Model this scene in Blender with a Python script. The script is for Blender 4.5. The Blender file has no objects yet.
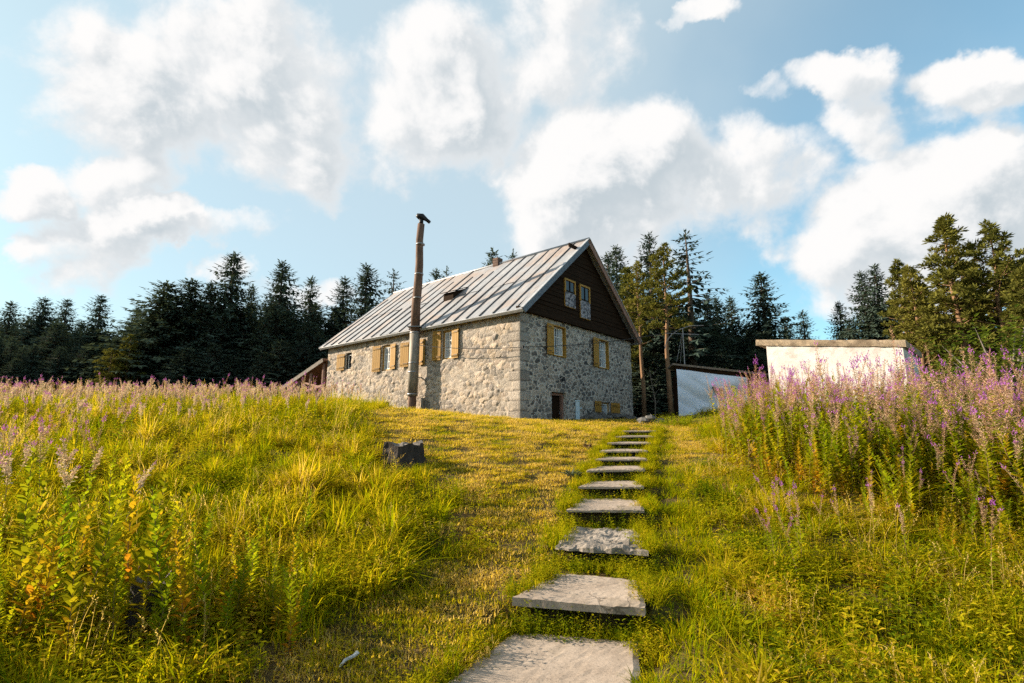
import bpy, math, random
import numpy as np
from mathutils import Vector, Matrix
random.seed(7); rng = np.random.default_rng(7)
R = math.radians
scene = bpy.context.scene
COL = scene.collection
EYE = 1.9
F_PX = 504.0
PITCH = R(9.96)
CP, SP = math.cos(PITCH), math.sin(PITCH)
SUN_AZ = 13.0     # degrees the sun stands behind due left
SUN_EL = 23.0

# ------------------------------------------------------------------ helpers
def direction(px, py):
    a = (px - 512) / F_PX; u = (341.5 - py) / F_PX
    return Vector((a, CP - u * SP, SP + u * CP))

def at(px, py, y):
    """world point seen at a pixel of the photograph at a known distance"""
    d = direction(px, py)
    return Vector((0, 0, EYE)) + d * (y / d.y)

class MB:
    def __init__(s): s.v = []; s.f = []; s.m = []
    def add(s, vs, fs, m=0):
        o = len(s.v); s.v += [tuple(p) for p in vs]
        s.f += [tuple(i + o for i in f) for f in fs]; s.m += [m] * len(fs)
    def box(s, x0, x1, y0, y1, z0, z1, m=0):
        s.add([(x0,y0,z0),(x1,y0,z0),(x1,y1,z0),(x0,y1,z0),(x0,y0,z1),(x1,y0,z1),(x1,y1,z1),(x0,y1,z1)],
              [(0,3,2,1),(4,5,6,7),(0,1,5,4),(1,2,6,5),(2,3,7,6),(3,0,4,7)], m)
    def beam(s, a, b, w, h, up=(0,0,1), m=0):
        a = Vector(a); b = Vector(b); d = (b - a).normalized(); u = Vector(up)
        sd = d.cross(u).normalized(); u = sd.cross(d).normalized()
        q = []
        for p in (a, b):
            for i, j in ((-1,-1),(1,-1),(1,1),(-1,1)): q.append(p + sd * (i*w/2) + u * (j*h/2))
        s.add(q, [(3,2,1,0),(4,5,6,7),(0,1,5,4),(1,2,6,5),(2,3,7,6),(3,0,4,7)], m)
    def tube(s, pts, rad, n=8, m=0, caps=True, jit=0.0):
        pts = [Vector(p) for p in pts]; o = len(s.v); k = len(pts)
        if not hasattr(rad, '__len__'): rad = [rad] * k
        ref = Vector((1, 0, 0)) if abs((pts[-1]-pts[0]).normalized().x) < .9 else Vector((0, 1, 0))
        vs = []; fs = []
        for i, p in enumerate(pts):
            t = (pts[min(i+1, k-1)] - pts[max(i-1, 0)]).normalized()
            a = t.cross(ref).normalized(); b = t.cross(a)
            for j in range(n):
                r = rad[i] * (1 + (random.uniform(-jit, jit) if jit else 0)); th = 2*math.pi*j/n
                vs.append(p + a*math.cos(th)*r + b*math.sin(th)*r)
        for i in range(k-1):
            for j in range(n): fs.append((i*n+j, i*n+(j+1)%n, (i+1)*n+(j+1)%n, (i+1)*n+j))
        if caps: fs.append(tuple(range(n-1, -1, -1))); fs.append(tuple((k-1)*n+j for j in range(n)))
        s.add(vs, fs, m)
    def mesh(s, name, mats, smooth=False):
        me = bpy.data.meshes.new(name); me.from_pydata(s.v, [], s.f)
        for mm in (mats if isinstance(mats, (list, tuple)) else [mats]): me.materials.append(mm)
        if any(s.m): me.polygons.foreach_set('material_index', s.m)
        if smooth: me.polygons.foreach_set('use_smooth', [True]*len(me.polygons))
        me.update(); return me

def link(name, me, parent=None, loc=None):
    o = bpy.data.objects.new(name, me); COL.objects.link(o)
    if parent: o.parent = parent
    if loc is not None: o.location = loc
    return o
def build(name, mb, mats, parent=None, smooth=False, bevel=0):
    o = link(name, mb.mesh(name, mats, smooth), parent)
    if bevel:
        b = o.modifiers.new('bevel', 'BEVEL'); b.width = bevel; b.segments = 2; b.limit_method = 'ANGLE'
    return o
def tag(o, label, cat, group=None, kind=None):
    o['label'] = label
    if cat: o['category'] = cat
    if group: o['group'] = group
    if kind: o['kind'] = kind
    return o
def thing(name, label, cat, loc=(0,0,0), rz=0, group=None):
    o = bpy.data.objects.new(name, None); COL.objects.link(o); o.empty_display_size = .2
    o.location = loc; o.rotation_euler.z = rz
    return tag(o, label, cat, group)
def dup(root, kids, loc, rot, scl, label, group=None):
    r = root.copy(); COL.objects.link(r); r.location = loc; r.rotation_euler = rot; r.scale = scl
    r['label'] = label
    if group: r['group'] = group
    for ch in kids:
        c = ch.copy(); COL.objects.link(c); c.parent = r
    return r

# ------------------------------------------------------------------ node materials
class NT:
    def __init__(s, tree): s.t = tree; s.n = tree.nodes; s.l = tree.links
    def new(s, typ, **kw):
        n = s.n.new(typ)
        for k, v in kw.items(): setattr(n, k, v)
        return n
    def con(s, a, b): s.l.new(a, b)
    def setin(s, sock, v):
        if isinstance(v, bpy.types.NodeSocket): s.l.new(v, sock)
        else: sock.default_value = v
    def math(s, op, a, b=None, c=None, clamp=False):
        n = s.new('ShaderNodeMath', operation=op, use_clamp=clamp)
        s.setin(n.inputs[0], a)
        if b is not None: s.setin(n.inputs[1], b)
        if c is not None: s.setin(n.inputs[2], c)
        return n.outputs[0]
    def vmath(s, op, a, b=None, out=0):
        n = s.new('ShaderNodeVectorMath', operation=op); s.setin(n.inputs[0], a)
        if b is not None: s.setin(n.inputs[1], b)
        return n.outputs[out]
    def mix(s, fac, a, b, mode='MIX'):
        n = s.new('ShaderNodeMix', data_type='RGBA', blend_type=mode)
        s.setin(n.inputs[0], fac)
        for k, v in ((6, a), (7, b)):
            s.setin(n.inputs[k], (*v, 1) if isinstance(v, (tuple, list)) and len(v) == 3 else v)
        return n.outputs[2]
    def noise(s, scale, vec=None, detail=4, rough=.55, dist=0, out='Fac', dim='3D', lac=2.0):
        n = s.new('ShaderNodeTexNoise', noise_dimensions=dim)
        n.inputs['Scale'].default_value = scale; n.inputs['Detail'].default_value = detail
        n.inputs['Roughness'].default_value = rough; n.inputs['Distortion'].default_value = dist
        n.inputs['Lacunarity'].default_value = lac
        if vec is not None: s.con(vec, n.inputs['Vector'])
        return n.outputs[out]
    def ramp(s, fac, stops, interp='LINEAR'):
        n = s.new('ShaderNodeValToRGB'); s.con(fac, n.inputs[0]); r = n.color_ramp; r.interpolation = interp
        while len(r.elements) < len(stops): r.elements.new(.5)
        for e, (p, c) in zip(r.elements, stops):
            e.position = p; e.color = (*c, 1) if hasattr(c, '__len__') else (c, c, c, 1)
        return n.outputs[0]
    def mapr(s, v, a, b, c=0, d=1, smooth=True):
        n = s.new('ShaderNodeMapRange', interpolation_type='SMOOTHSTEP' if smooth else 'LINEAR')
        s.setin(n.inputs[0], v)
        for i, x in enumerate((a, b, c, d)): s.setin(n.inputs[i+1], x)
        return n.outputs[0]
    def obj(s): return s.new('ShaderNodeTexCoord').outputs['Object']
    def scalev(s, v, sc):
        n = s.new('ShaderNodeMapping'); s.con(v, n.inputs[0]); n.inputs['Scale'].default_value = sc; return n.outputs[0]
    def bump(s, h, strength=.4, dist=.02):
        n = s.new('ShaderNodeBump'); n.inputs['Strength'].default_value = strength
        n.inputs['Distance'].default_value = dist; s.con(h, n.inputs['Height']); return n.outputs[0]

def mat(name):
    m = bpy.data.materials.new(name); m.use_nodes = True
    n = NT(m.node_tree); b = m.node_tree.nodes['Principled BSDF']
    return m, n, b

def simple(name, c1, c2, scale=6, rough=.8, metallic=0, stretch=(1,1,1), bump=.3, bdist=.01, detail=6, spec=.3, contrast=(.3,.7)):
    m, n, b = mat(name)
    v = n.scalev(n.obj(), stretch)
    f = n.noise(scale, v, detail, .65)
    col = n.ramp(f, [(contrast[0], c1), (contrast[1], c2)])
    n.con(col, b.inputs['Base Color']); b.inputs['Roughness'].default_value = rough
    b.inputs['Metallic'].default_value = metallic; b.inputs['Specular IOR Level'].default_value = spec
    if bump:
        n.con(n.bump(n.noise(scale*4, v, 5, .7), bump, bdist), b.inputs['Normal'])
    return m

def leafy(name, stops, transl=.45, use='random', noise_scale=None, gloss=.15, rough=.5):
    """thin leaf: diffuse + translucent, colour picked by the plant's own random or tint"""
    m = bpy.data.materials.new(name); m.use_nodes = True
    n = NT(m.node_tree); n.n.remove(n.n['Principled BSDF']); out = n.n['Material Output']
    if use == 'tint':
        a = n.new('ShaderNodeAttribute', attribute_type='INSTANCER', attribute_name='tint'); f = a.outputs['Fac']
        g = n.new('ShaderNodeAttribute', attribute_type='GEOMETRY', attribute_name='var').outputs['Fac']
        f = n.math('ADD', f, n.math('MULTIPLY', n.math('SUBTRACT', g, .5), .55), clamp=True)
    else:
        f = n.new('ShaderNodeObjectInfo').outputs['Random']
        g = n.new('ShaderNodeAttribute', attribute_type='GEOMETRY', attribute_name='var').outputs['Fac']
        f = n.math('ADD', n.math('MULTIPLY', f, .45), n.math('MULTIPLY', g, .55), clamp=True)
    col = n.ramp(f, stops)
    d = n.new('ShaderNodeBsdfDiffuse'); n.con(col, d.inputs[0])
    t = n.new('ShaderNodeBsdfTranslucent'); tc = n.mix(1.0, col, (1.15, 1.1, .75), 'MULTIPLY'); n.con(tc, t.inputs[0])
    mx = n.new('ShaderNodeMixShader'); mx.inputs[0].default_value = transl
    n.con(d.outputs[0], mx.inputs[1]); n.con(t.outputs[0], mx.inputs[2])
    last = mx.outputs[0]
    if gloss:
        gl = n.new('ShaderNodeBsdfGlossy'); gl.inputs['Roughness'].default_value = rough; gl.inputs[0].default_value = (.8,.8,.8,1)
        fr = n.new('ShaderNodeFresnel'); fr.inputs[0].default_value = 1.4
        m2 = n.new('ShaderNodeMixShader'); n.con(n.math('MULTIPLY', fr.outputs[0], gloss*2), m2.inputs[0])
        n.con(last, m2.inputs[1]); n.con(gl.outputs[0], m2.inputs[2]); last = m2.outputs[0]
    n.con(last, out.inputs[0])
    return m

def setvar(me, per_face_vals):
    """per-corner-free: face attribute 'var' giving each leaf its own colour"""
    a = me.attributes.new('var', 'FLOAT', 'FACE'); a.data.foreach_set('value', per_face_vals)

M = {}
# grass and leaves: 0 lush green .. 1 dry straw
M['grass'] = leafy('grass_blade', [(0,(.12,.18,.003)),(.3,(.27,.28,.003)),(.55,(.43,.345,.006)),(.8,(.54,.38,.03)),(1,(.60,.43,.14))], .52, 'tint', gloss=0)
M['weed'] = leafy('weed_leaf', [(0,(.10,.14,.005)),(.4,(.27,.265,.006)),(.75,(.44,.35,.012)),(1,(.46,.28,.04))], .55, 'tint', gloss=0)
M['fw_leaf'] = leafy('willowherb_leaf', [(0,(.12,.19,.006)),(.4,(.27,.31,.008)),(.65,(.41,.37,.010)),(.86,(.48,.30,.012)),(1,(.48,.15,.015))], .58, gloss=0)
M['fw_leaf_autumn'] = leafy('willowherb_leaf_autumn', [(0,(.12,.17,.006)),(.4,(.26,.25,.008)),(.7,(.42,.26,.012)),(1,(.46,.13,.015))], .55, gloss=0)
M['fw_pod'] = leafy('fireweed_pod', [(0,(.33,.15,.12)),(.5,(.46,.28,.19)),(1,(.52,.40,.26))], .35, gloss=0)
M['fw_fluff'] = leafy('fireweed_fluff', [(0,(.44,.28,.22)),(.5,(.58,.44,.34)),(1,(.70,.58,.44))], .35, gloss=0)
M['fw_flower'] = leafy('fireweed_petal', [(0,(.30,.07,.38)),(.5,(.42,.13,.50)),(1,(.55,.24,.58))], .4, gloss=0)
M['fw_stem'] = simple('fireweed_stem', (.20,.08,.05), (.16,.14,.04), 8, bump=0)
M['spruce'] = leafy('spruce_needles', [(0,(.036,.058,.052)),(.6,(.066,.095,.074)),(1,(.10,.125,.075))], .15, gloss=0)
M['pine'] = leafy('pine_needles', [(0,(.055,.066,.016)),(.5,(.125,.122,.026)),(1,(.20,.175,.036))], .25, gloss=0)
M['shrub'] = leafy('shrub_leaf', [(0,(.06,.10,.012)),(.6,(.14,.18,.02)),(1,(.26,.27,.05))], .45, gloss=.03)
M['thistle'] = leafy('thistle_leaf', [(0,(.08,.11,.06)),(1,(.17,.20,.13))], .25)
M['drystalk'] = leafy('dry_stalk', [(0,(.10,.05,.03)),(1,(.25,.15,.08))], .2)
M['bark'] = simple('spruce_bark', (.05,.035,.025), (.13,.095,.07), 5, .95, stretch=(1,1,.25), bump=.8, bdist=.03)
M['pinebark'] = simple('pine_bark', (.10,.06,.035), (.30,.17,.09), 4, .95, stretch=(1,1,.3), bump=.8, bdist=.03)
M['concrete'] = None
M['wood_dark'] = simple('dark_weathered_wood', (.010,.0062,.004), (.034,.019,.011), 3, .9, stretch=(.6,6,8), bump=.5, bdist=.01, spec=.05)
M['wood_ochre'] = simple('ochre_painted_wood', (.25,.130,.018), (.36,.195,.032), 3, .7, stretch=(4,4,.7), bump=.3, bdist=.005)
M['wood_red'] = simple('reddish_brown_wood', (.16,.085,.065), (.32,.185,.14), 3, .85, stretch=(5,5,.8), bump=.4)
M['wood_grey'] = simple('grey_old_wood', (.06,.05,.045), (.22,.19,.16), 4, .9, stretch=(4,4,.8), bump=.6, bdist=.02)
M['white_frame'] = simple('white_window_frame', (.60,.60,.58), (.75,.75,.73), 5, .55, bump=0)
M['curtain'] = simple('pale_curtain', (.25,.27,.29), (.46,.48,.50), 9, .9, stretch=(6,6,.3), bump=0)
M['patterned'] = simple('dim_patterned_curtain', (.05,.05,.06), (.28,.27,.30), 9, .9, bump=0, contrast=(.44,.56))
M['blackmetal'] = simple('black_metal', (.010,.010,.012), (.03,.03,.032), 6, .5, .6, bump=0)
M['cable'] = simple('black_cable', (.012,.012,.012), (.02,.02,.02), 6, .7, bump=0)
M['greymetal'] = simple('dull_grey_metal', (.16,.16,.17), (.30,.30,.31), 5, .5, .7, bump=.1)
M['fascia'] = simple('pale_metal_trim', (.28,.285,.30), (.42,.42,.43), 4, .5, .2, bump=.1)
M['verge'] = simple('blue_grey_verge_board', (.07,.085,.11), (.14,.16,.19), 4, .6, .2, bump=.1)
M['bluepost'] = simple('faded_pale_blue_paint', (.24,.36,.46), (.40,.50,.58), 6, .7, bump=.1)
M['soil'] = simple('dark_soil', (.02,.014,.008), (.07,.045,.025), 8, 1, bump=.8)
M['rock'] = simple('grey_rough_stone', (.05,.048,.046), (.15,.145,.135), 6, .95, bump=.8, bdist=.02)
M['palestick'] = simple('bleached_wood', (.34,.34,.36), (.60,.58,.57), 7, .8, stretch=(1,1,1), bump=.4)
M['brick'] = simple('old_brick', (.07,.045,.035), (.15,.09,.065), 8, .9, bump=.5)
def _glass():
    m, n, b = mat('dark_window_glass'); b.inputs['Base Color'].default_value = (.012,.014,.018,1)
    b.inputs['Roughness'].default_value = .15; b.inputs['Specular IOR Level'].default_value = .3; return m
M['glass'] = _glass()
def _stone(name, mortar_bump):
    m, n, b = mat(name)
    a = n.new('ShaderNodeVertexColor', layer_name='col').outputs[0]
    v = n.obj()
    f1 = n.noise(3.5, v, 8, .7); f2 = n.noise(22, v, 6, .7); f3 = n.noise(.7, v, 4, .6)
    c = n.mix(1, a, n.ramp(f2, [(.25,.55),(.75,1.35)]), 'MULTIPLY')
    c = n.mix(1, c, n.ramp(f1, [(.25,.75),(.7,1.2)]), 'MULTIPLY')
    c = n.mix(n.mapr(f3, .54, .70, 0, .28), c, (.34,.29,.23))
    n.con(c, b.inputs['Base Color']); b.inputs['Roughness'].default_value = .95; b.inputs['Specular IOR Level'].default_value = .2
    n.con(n.bump(n.math('ADD', f2, f1), mortar_bump, .05), b.inputs['Normal'])
    return m
M['stone'] = _stone('rubble_stone', .8)
def _roof():
    m, n, b = mat('weathered_sheet_metal')
    v = n.obj()
    big = n.noise(.55, n.scalev(v, (1,.55,1)), 5, .6, .6); fine = n.noise(7, n.scalev(v, (.25,1.6,.25)), 7, .7)
    sheet = n.new('ShaderNodeAttribute', attribute_type='GEOMETRY', attribute_name='var').outputs['Fac']
    base = n.mix(n.mapr(fine, .3, .7), (.23,.235,.25), (.37,.372,.385))
    base = n.mix(1, base, n.ramp(sheet, [(0,.90),(1,1.05)]), 'MULTIPLY')
    rust = n.mix(n.mapr(fine, .35, .7), (.17,.105,.075), (.30,.22,.17))
    sel = n.math('ADD', n.math('MULTIPLY', big, .75), n.math('ADD', n.math('MULTIPLY', fine, .28), n.math('MULTIPLY', sheet, .12)))
    rf = n.mapr(sel, .50, .72, 0, .75)
    n.con(n.mix(rf, base, rust), b.inputs['Base Color'])
    n.con(n.mapr(rf, 0, 1, .25, .05), b.inputs['Metallic']); n.con(n.mapr(rf, 0, 1, .5, .85), b.inputs['Roughness'])
    n.con(n.bump(n.noise(1.6, v, 3), .35, .03), b.inputs['Normal'])
    return m
M['roof'] = _roof()
M['seam'] = simple('roof_seam_metal', (.07,.07,.075), (.17,.16,.155), 5, .5, .3, bump=0)
def _conc(name, c0, c1, stain, bs=.5, crack=True):
    m, n, b = mat(name); v = n.obj()
    f = n.noise(2.2, v, 9, .72); g = n.noise(38, v, 5, .7); st = n.noise(1.1, v, 5, .65, .5)
    c = n.mix(n.mapr(f, .3, .7), c0, c1)
    c = n.mix(n.mapr(st, .52, .66, 0, .6), c, stain)
    c = n.mix(1, c, n.ramp(g, [(.25,.72),(.75,1.2)]), 'MULTIPLY')
    pits = n.mapr(n.noise(60, v, 2, .5), .64, .70); c = n.mix(n.math('MULTIPLY', pits, .6), c, (.06,.05,.045))
    vo = n.new('ShaderNodeTexVoronoi', feature='DISTANCE_TO_EDGE'); vo.inputs['Scale'].default_value = .7
    n.con(n.vmath('ADD', v, n.scalev(n.noise(3, v, 4, out='Color'), (.5,.5,.5))), vo.inputs['Vector'])
    cr = n.math('MULTIPLY', n.mapr(vo.outputs[0], 0, .010, 1, 0), n.mapr(n.noise(.9, v, 3), .5, .62, 0, 1)) if crack else None
    h = n.math('ADD', n.math('MULTIPLY', f, .7), n.math('MULTIPLY', g, .4))
    if crack:
        c = n.mix(n.math('MULTIPLY', cr, .7), c, (.07,.055,.04)); h = n.math('SUBTRACT', h, n.math('MULTIPLY', cr, .4))
    h = n.math('SUBTRACT', h, n.math('MULTIPLY', pits, .3))
    n.con(c, b.inputs['Base Color']); b.inputs['Roughness'].default_value = .95; b.inputs['Specular IOR Level'].default_value = .2
    n.con(n.bump(h, bs, .03), b.inputs['Normal']); return m
M['slab'] = _conc('worn_concrete_slab', (.26,.205,.16), (.37,.30,.24), (.16,.13,.09), .25)
M['slabrough'] = _conc('rough_stone_slab', (.18,.155,.13), (.32,.275,.23), (.11,.095,.08), .8)
M['roofslab'] = _conc('old_concrete_roof_slab', (.20,.155,.105), (.36,.28,.20), (.09,.065,.045), .9, False)
M['whitewash'] = _conc('peeling_whitewash', (.47,.435,.42), (.60,.57,.555), (.33,.29,.26), .6, False)
M['tarp'] = simple('white_tarpaulin', (.44,.54,.70), (.52,.62,.77), 1, .45, bump=0, bdist=.03)
M['tarpmark'] = simple('dark_printed_mark', (.05,.05,.07), (.10,.09,.11), 8, .6, bump=0)
M['pipe_rust'] = simple('rusty_brown_pipe', (.075,.042,.03), (.19,.115,.08), 3, .85, .2, stretch=(2,2,.6), bump=.3)
M['pipe_grey'] = simple('stained_grey_pipe', (.15,.13,.105), (.30,.265,.22), 3, .7, .4, stretch=(2,2,.6), bump=.2)
def _ground():
    m, n, b = mat('meadow_ground'); v = n.obj()
    a = n.noise(.45, v, 5, .6); f = n.noise(14, v, 7, .75); g = n.noise(2.5, v, 5, .7)
    c = n.mix(n.mapr(a, .4, .6), (.085,.06,.022), (.15,.10,.042))
    c = n.mix(n.mapr(g, .45, .62, 0, .7), c, (.06,.062,.014))
    c = n.mix(1, c, n.ramp(f, [(.25,.35),(.75,1.5)]), 'MULTIPLY')
    n.con(c, b.inputs['Base Color']); b.inputs['Roughness'].default_value = 1; b.inputs['Specular IOR Level'].default_value = .1
    n.con(n.bump(f, 1, .05), b.inputs['Normal']); return m
M['ground'] = _ground()

# ------------------------------------------------------------------ terrain
# concrete slabs of the path: top height, front-left, front-right, depth
SLABS = [   # top height, front left, front right, back left, back right
 (.08,(-.92,3.25),(.68,3.2),(.02,5.02),(1.14,4.86),'wide pale concrete slab nearest the camera at the foot of the path'),
 (.34,(0.01,5.15),(1.20,4.87),(.46,5.95),(1.36,5.74),'slanting slab with a square cut front edge, second from the bottom of the path'),
 (.52,(0.55,6.48),(1.58,6.20),(.87,7.8),(1.78,7.55),'rough crumbling grey slab with a broken surface, third from the bottom'),
 (.76,(0.80,7.72),(1.92,7.66),(1.16,8.93),(2.22,8.92),'smooth pale slab directly above the rough crumbling one, fourth from the bottom'),
 (.96,(1.14,8.9),(2.24,8.88),(1.42,9.83),(2.5,9.94),'fifth slab from the bottom, just below the level of the thistle rosette'),
 (1.16,(1.42,9.82),(2.55,9.95),(1.74,10.95),(2.84,10.98),'sixth slab from the bottom, level with the grey green thistle rosette'),
 (1.30,(1.76,10.95),(2.86,10.95),(2.0,11.87),(3.08,11.87),'seventh slab from the bottom, narrow band over a dark riser'),
 (1.435,(2.0,11.85),(3.12,11.85),(2.38,12.97),(3.45,12.97),'fourth slab from the top of the path'),
 (1.585,(2.4,12.95),(3.5,12.98),(2.83,14.22),(3.9,14.24),'third slab from the top of the path'),
 (1.735,(2.85,14.2),(3.95,14.25),(3.38,15.92),(4.45,15.95),'second slab from the top of the path'),
 (1.88,(3.4,15.9),(4.5,15.95),(3.9,17.5),(5.0,17.5),'topmost slab of the path, nearest the stone house'),
]
PY = [-60,0,3.2,4.9,6.4,7.7,8.9,9.9,10.95,11.85,12.95,14.2,15.9,21,27,40,80,300,900]
PZ = [-3,-.1,.02,.17,.38,.58,.80,.99,1.16,1.30,1.45,1.60,1.78,2.27,2.36,2.3,1.6,0,-4]
PXC = np.interp  # path centre line
def pathx(y): return np.interp(y, [0,3.3,5,6.4,7.7,8.9,9.9,10.95,11.85,12.95,14.2,15.9,18.5], [-.3,-.05,.62,1.1,1.37,1.7,2.0,2.32,2.57,2.97,3.42,3.97,4.7])
def sm(a, b, x):
    t = np.clip((x - a) / (b - a), 0, 1); return t*t*(3-2*t)
def lump(x, y):
    return .6*(.05*np.sin(1.7*x+.6*y+1)*np.sin(1.3*y-.4*x) + .03*np.sin(3.9*x-1.1*y)*np.sin(3.3*y+.7*x+2) + .015*np.sin(8.3*x+3*y)*np.sin(7.1*y-2*x))
def ground(x, y):
    x = np.asarray(x, float); y = np.asarray(y, float)
    z = np.interp(y, PY, PZ)
    px = pathx(y); d = x - px
    # left field climbs a little, right bank stands above the path
    z = z + (sm(-1.2, -9, d) * .62 * sm(6, 17, y) * (1 - sm(17.5, 22, y)) + sm(-4.5, -14, d) * .75 * sm(17.5, 22, y)) + sm(-.8, -3.2, d) * .16 * sm(5, 9, y) * (1 - sm(14, 19, y))
    z = z + sm(1.0, 4.0, d) * .42 * sm(4.5, 9, y) * (1 - sm(20, 30, y))
    z = z + lump(x, y) * np.clip(np.abs(d) - .9, 0, 1) * (1 - .8*sm(17, 21, y))
    # slabs sit on steps cut into the slope
    inp = 1 - sm(.72, 1.0, np.abs(d))
    zs = np.full_like(z, -.06)
    for (t, a, b, c, d4, _) in SLABS:
        fy = a[1] + (b[1]-a[1]) * np.clip((x - a[0]) / (b[0]-a[0]), -.2, 1.2)
        zs = np.where(y > fy + .15, t - .07, zs)
    on = inp * (y > 2.5) * (1 - sm(17.2, 18.2, y))
    return z*(1-on) + zs*on
GRID = {}
def gz(x, y):
    xs, ys, Z = GRID['x'], GRID['y'], GRID['z']
    i = int(np.clip(np.searchsorted(xs, x) - 1, 0, len(xs)-2)); j = int(np.clip(np.searchsorted(ys, y) - 1, 0, len(ys)-2))
    u = (x - xs[i])/(xs[i+1]-xs[i]); v = (y - ys[j])/(ys[j+1]-ys[j])
    return float((Z[j,i]*(1-u) + Z[j,i+1]*u)*(1-v) + (Z[j+1,i]*(1-u) + Z[j+1,i+1]*u)*v)
def axis(dense0, dense1, step, lo, hi, g=1.22):
    a = list(np.arange(dense0, dense1 + 1e-6, step)); s = step; p = dense1
    while p < hi: s *= g; p += s; a.append(p)
    s = step; p = dense0
    while p > lo: s *= g; p -= s; a.insert(0, p)
    return np.array(a)
def make_ground():
    xs = axis(-13, 15, .13, -900, 900); ys = axis(1.5, 22, .11, -200, 900)
    X, Y = np.meshgrid(xs, ys); Z = ground(X, Y)
    GRID.update(x=xs, y=ys, z=Z)
    nx, ny = len(xs), len(ys)
    v = np.stack([X, Y, Z], -1).reshape(-1, 3)
    i = np.arange(nx*ny).reshape(ny, nx)
    f = np.stack([i[:-1,:-1], i[:-1,1:], i[1:,1:], i[1:,:-1]], -1).reshape(-1, 4)
    me = bpy.data.meshes.new('ground'); me.vertices.add(len(v)); me.vertices.foreach_set('co', v.ravel())
    me.loops.add(f.size); me.loops.foreach_set('vertex_index', f.ravel().astype(np.int32))
    me.polygons.add(len(f)); me.polygons.foreach_set('loop_start', np.arange(0, f.size, 4, dtype=np.int32))
    me.polygons.foreach_set('use_smooth', np.ones(len(f), bool))
    me.update(calc_edges=True); me.materials.append(M['ground'])
    o = link('ground', me); o['kind'] = 'structure'; o['label'] = 'sloping meadow ground under the grass and steps'
make_ground()

# ------------------------------------------------------------------ path slabs
def make_slab(k, t, a, b, c4, d4, label):
    a = Vector((*a, 0)); b = Vector((*b, 0)); c4 = Vector((*c4, 0)); d4 = Vector((*d4, 0)); w = (b - a); back = (c4 + d4 - a - b)/2
    n, m = 26, 22; rough = k == 2
    r2 = np.random.default_rng(50 + k)
    j = .011 if not rough else .05
    el, er = r2.normal(0, j, m+1), r2.normal(0, j, m+1); ef, eb = r2.normal(0, j*.6, n+1), r2.normal(0, j, n+1)
    if k == 1: ef *= .25
    ker = np.array([.25,.5,.25])
    el, er, ef, eb = [np.convolve(np.pad(q, 1, 'edge'), ker, 'valid') for q in (el, er, ef, eb)]
    mb = MB(); V = []
    for jj in range(m+1):
        for ii in range(n+1):
            u, v = ii/n, jj/m
            p = a.lerp(b, u).lerp(c4.lerp(d4, u), v)
            p = p + w.normalized() * (el[jj]*(1-u) + er[jj]*u) + back.normalized()*(ef[ii]*(1-v) + eb[ii]*v)
            edge = min(ii, n-ii, jj, m-jj)
            z = t + r2.normal(0, .0014 if not rough else .005) + .006*math.sin(5*p.x+k)*math.sin(4*p.y) + (rough and .022*math.sin(11*p.x+3*p.y)*math.sin(9*p.y-4*p.x) + .012*math.sin(23*p.x-9*p.y)*math.sin(19*p.y+7*p.x))
            if edge == 0: z -= .014 + abs(r2.normal(0, .003 if not rough else .008))
            V.append((p.x, p.y, z))
    o = len(V)
    F = [(jj*(n+1)+ii, jj*(n+1)+ii+1, (jj+1)*(n+1)+ii+1, (jj+1)*(n+1)+ii) for jj in range(m) for ii in range(n)]
    ring = [ii for ii in range(n+1)] + [jj*(n+1)+n for jj in range(1, m+1)] + [m*(n+1)+ii for ii in range(n-1, -1, -1)] + [jj*(n+1) for jj in range(m-1, 0, -1)]
    th = (.062 if k < 3 else .048) if k != 1 else .085
    base = []
    for q in ring:
        base.append(len(V)); V.append((V[q][0] + r2.normal(0,.002), V[q][1] + r2.normal(0,.002), t - th))
    L = len(ring)
    F += [(ring[i], base[i], base[(i+1) % L], ring[(i+1) % L]) for i in range(L)]
    F.append(tuple(reversed(base)))
    c = Vector(V[(m//2)*(n+1)+n//2])
    V = [(x-c.x, y-c.y, z-t+th) for x, y, z in V]
    mb.add(V, F)
    o = build('step_slab', mb, M['slabrough'] if rough else M['slab'], smooth=False)
    o.location = (c.x, c.y, t-th)
    tag(o, label, 'step', 'slabs of the stepped path')
for k, s in enumerate(SLABS): make_slab(k, *s)

# ------------------------------------------------------------------ stone house
HX, HY, HZ = .338, 21.0, EYE + .37
YAW = R(50.02)
LL, WD, HW, HR, OV, OG = 15.25, 10.15, 4.9, 4.31, .36, .44
DL = Vector((-math.sin(YAW), math.cos(YAW), 0)); DR = Vector((math.cos(YAW), math.sin(YAW), 0))
SL = HR / (WD/2)
def hpt(x, y, z): return Vector((HX, HY, HZ)) + DR*x + DL*y + Vector((0,0,z))
house = thing('stone_house', 'two storey rubble stone house with metal roof and dark wooden gable', 'house', (HX, HY, HZ), YAW)

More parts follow.
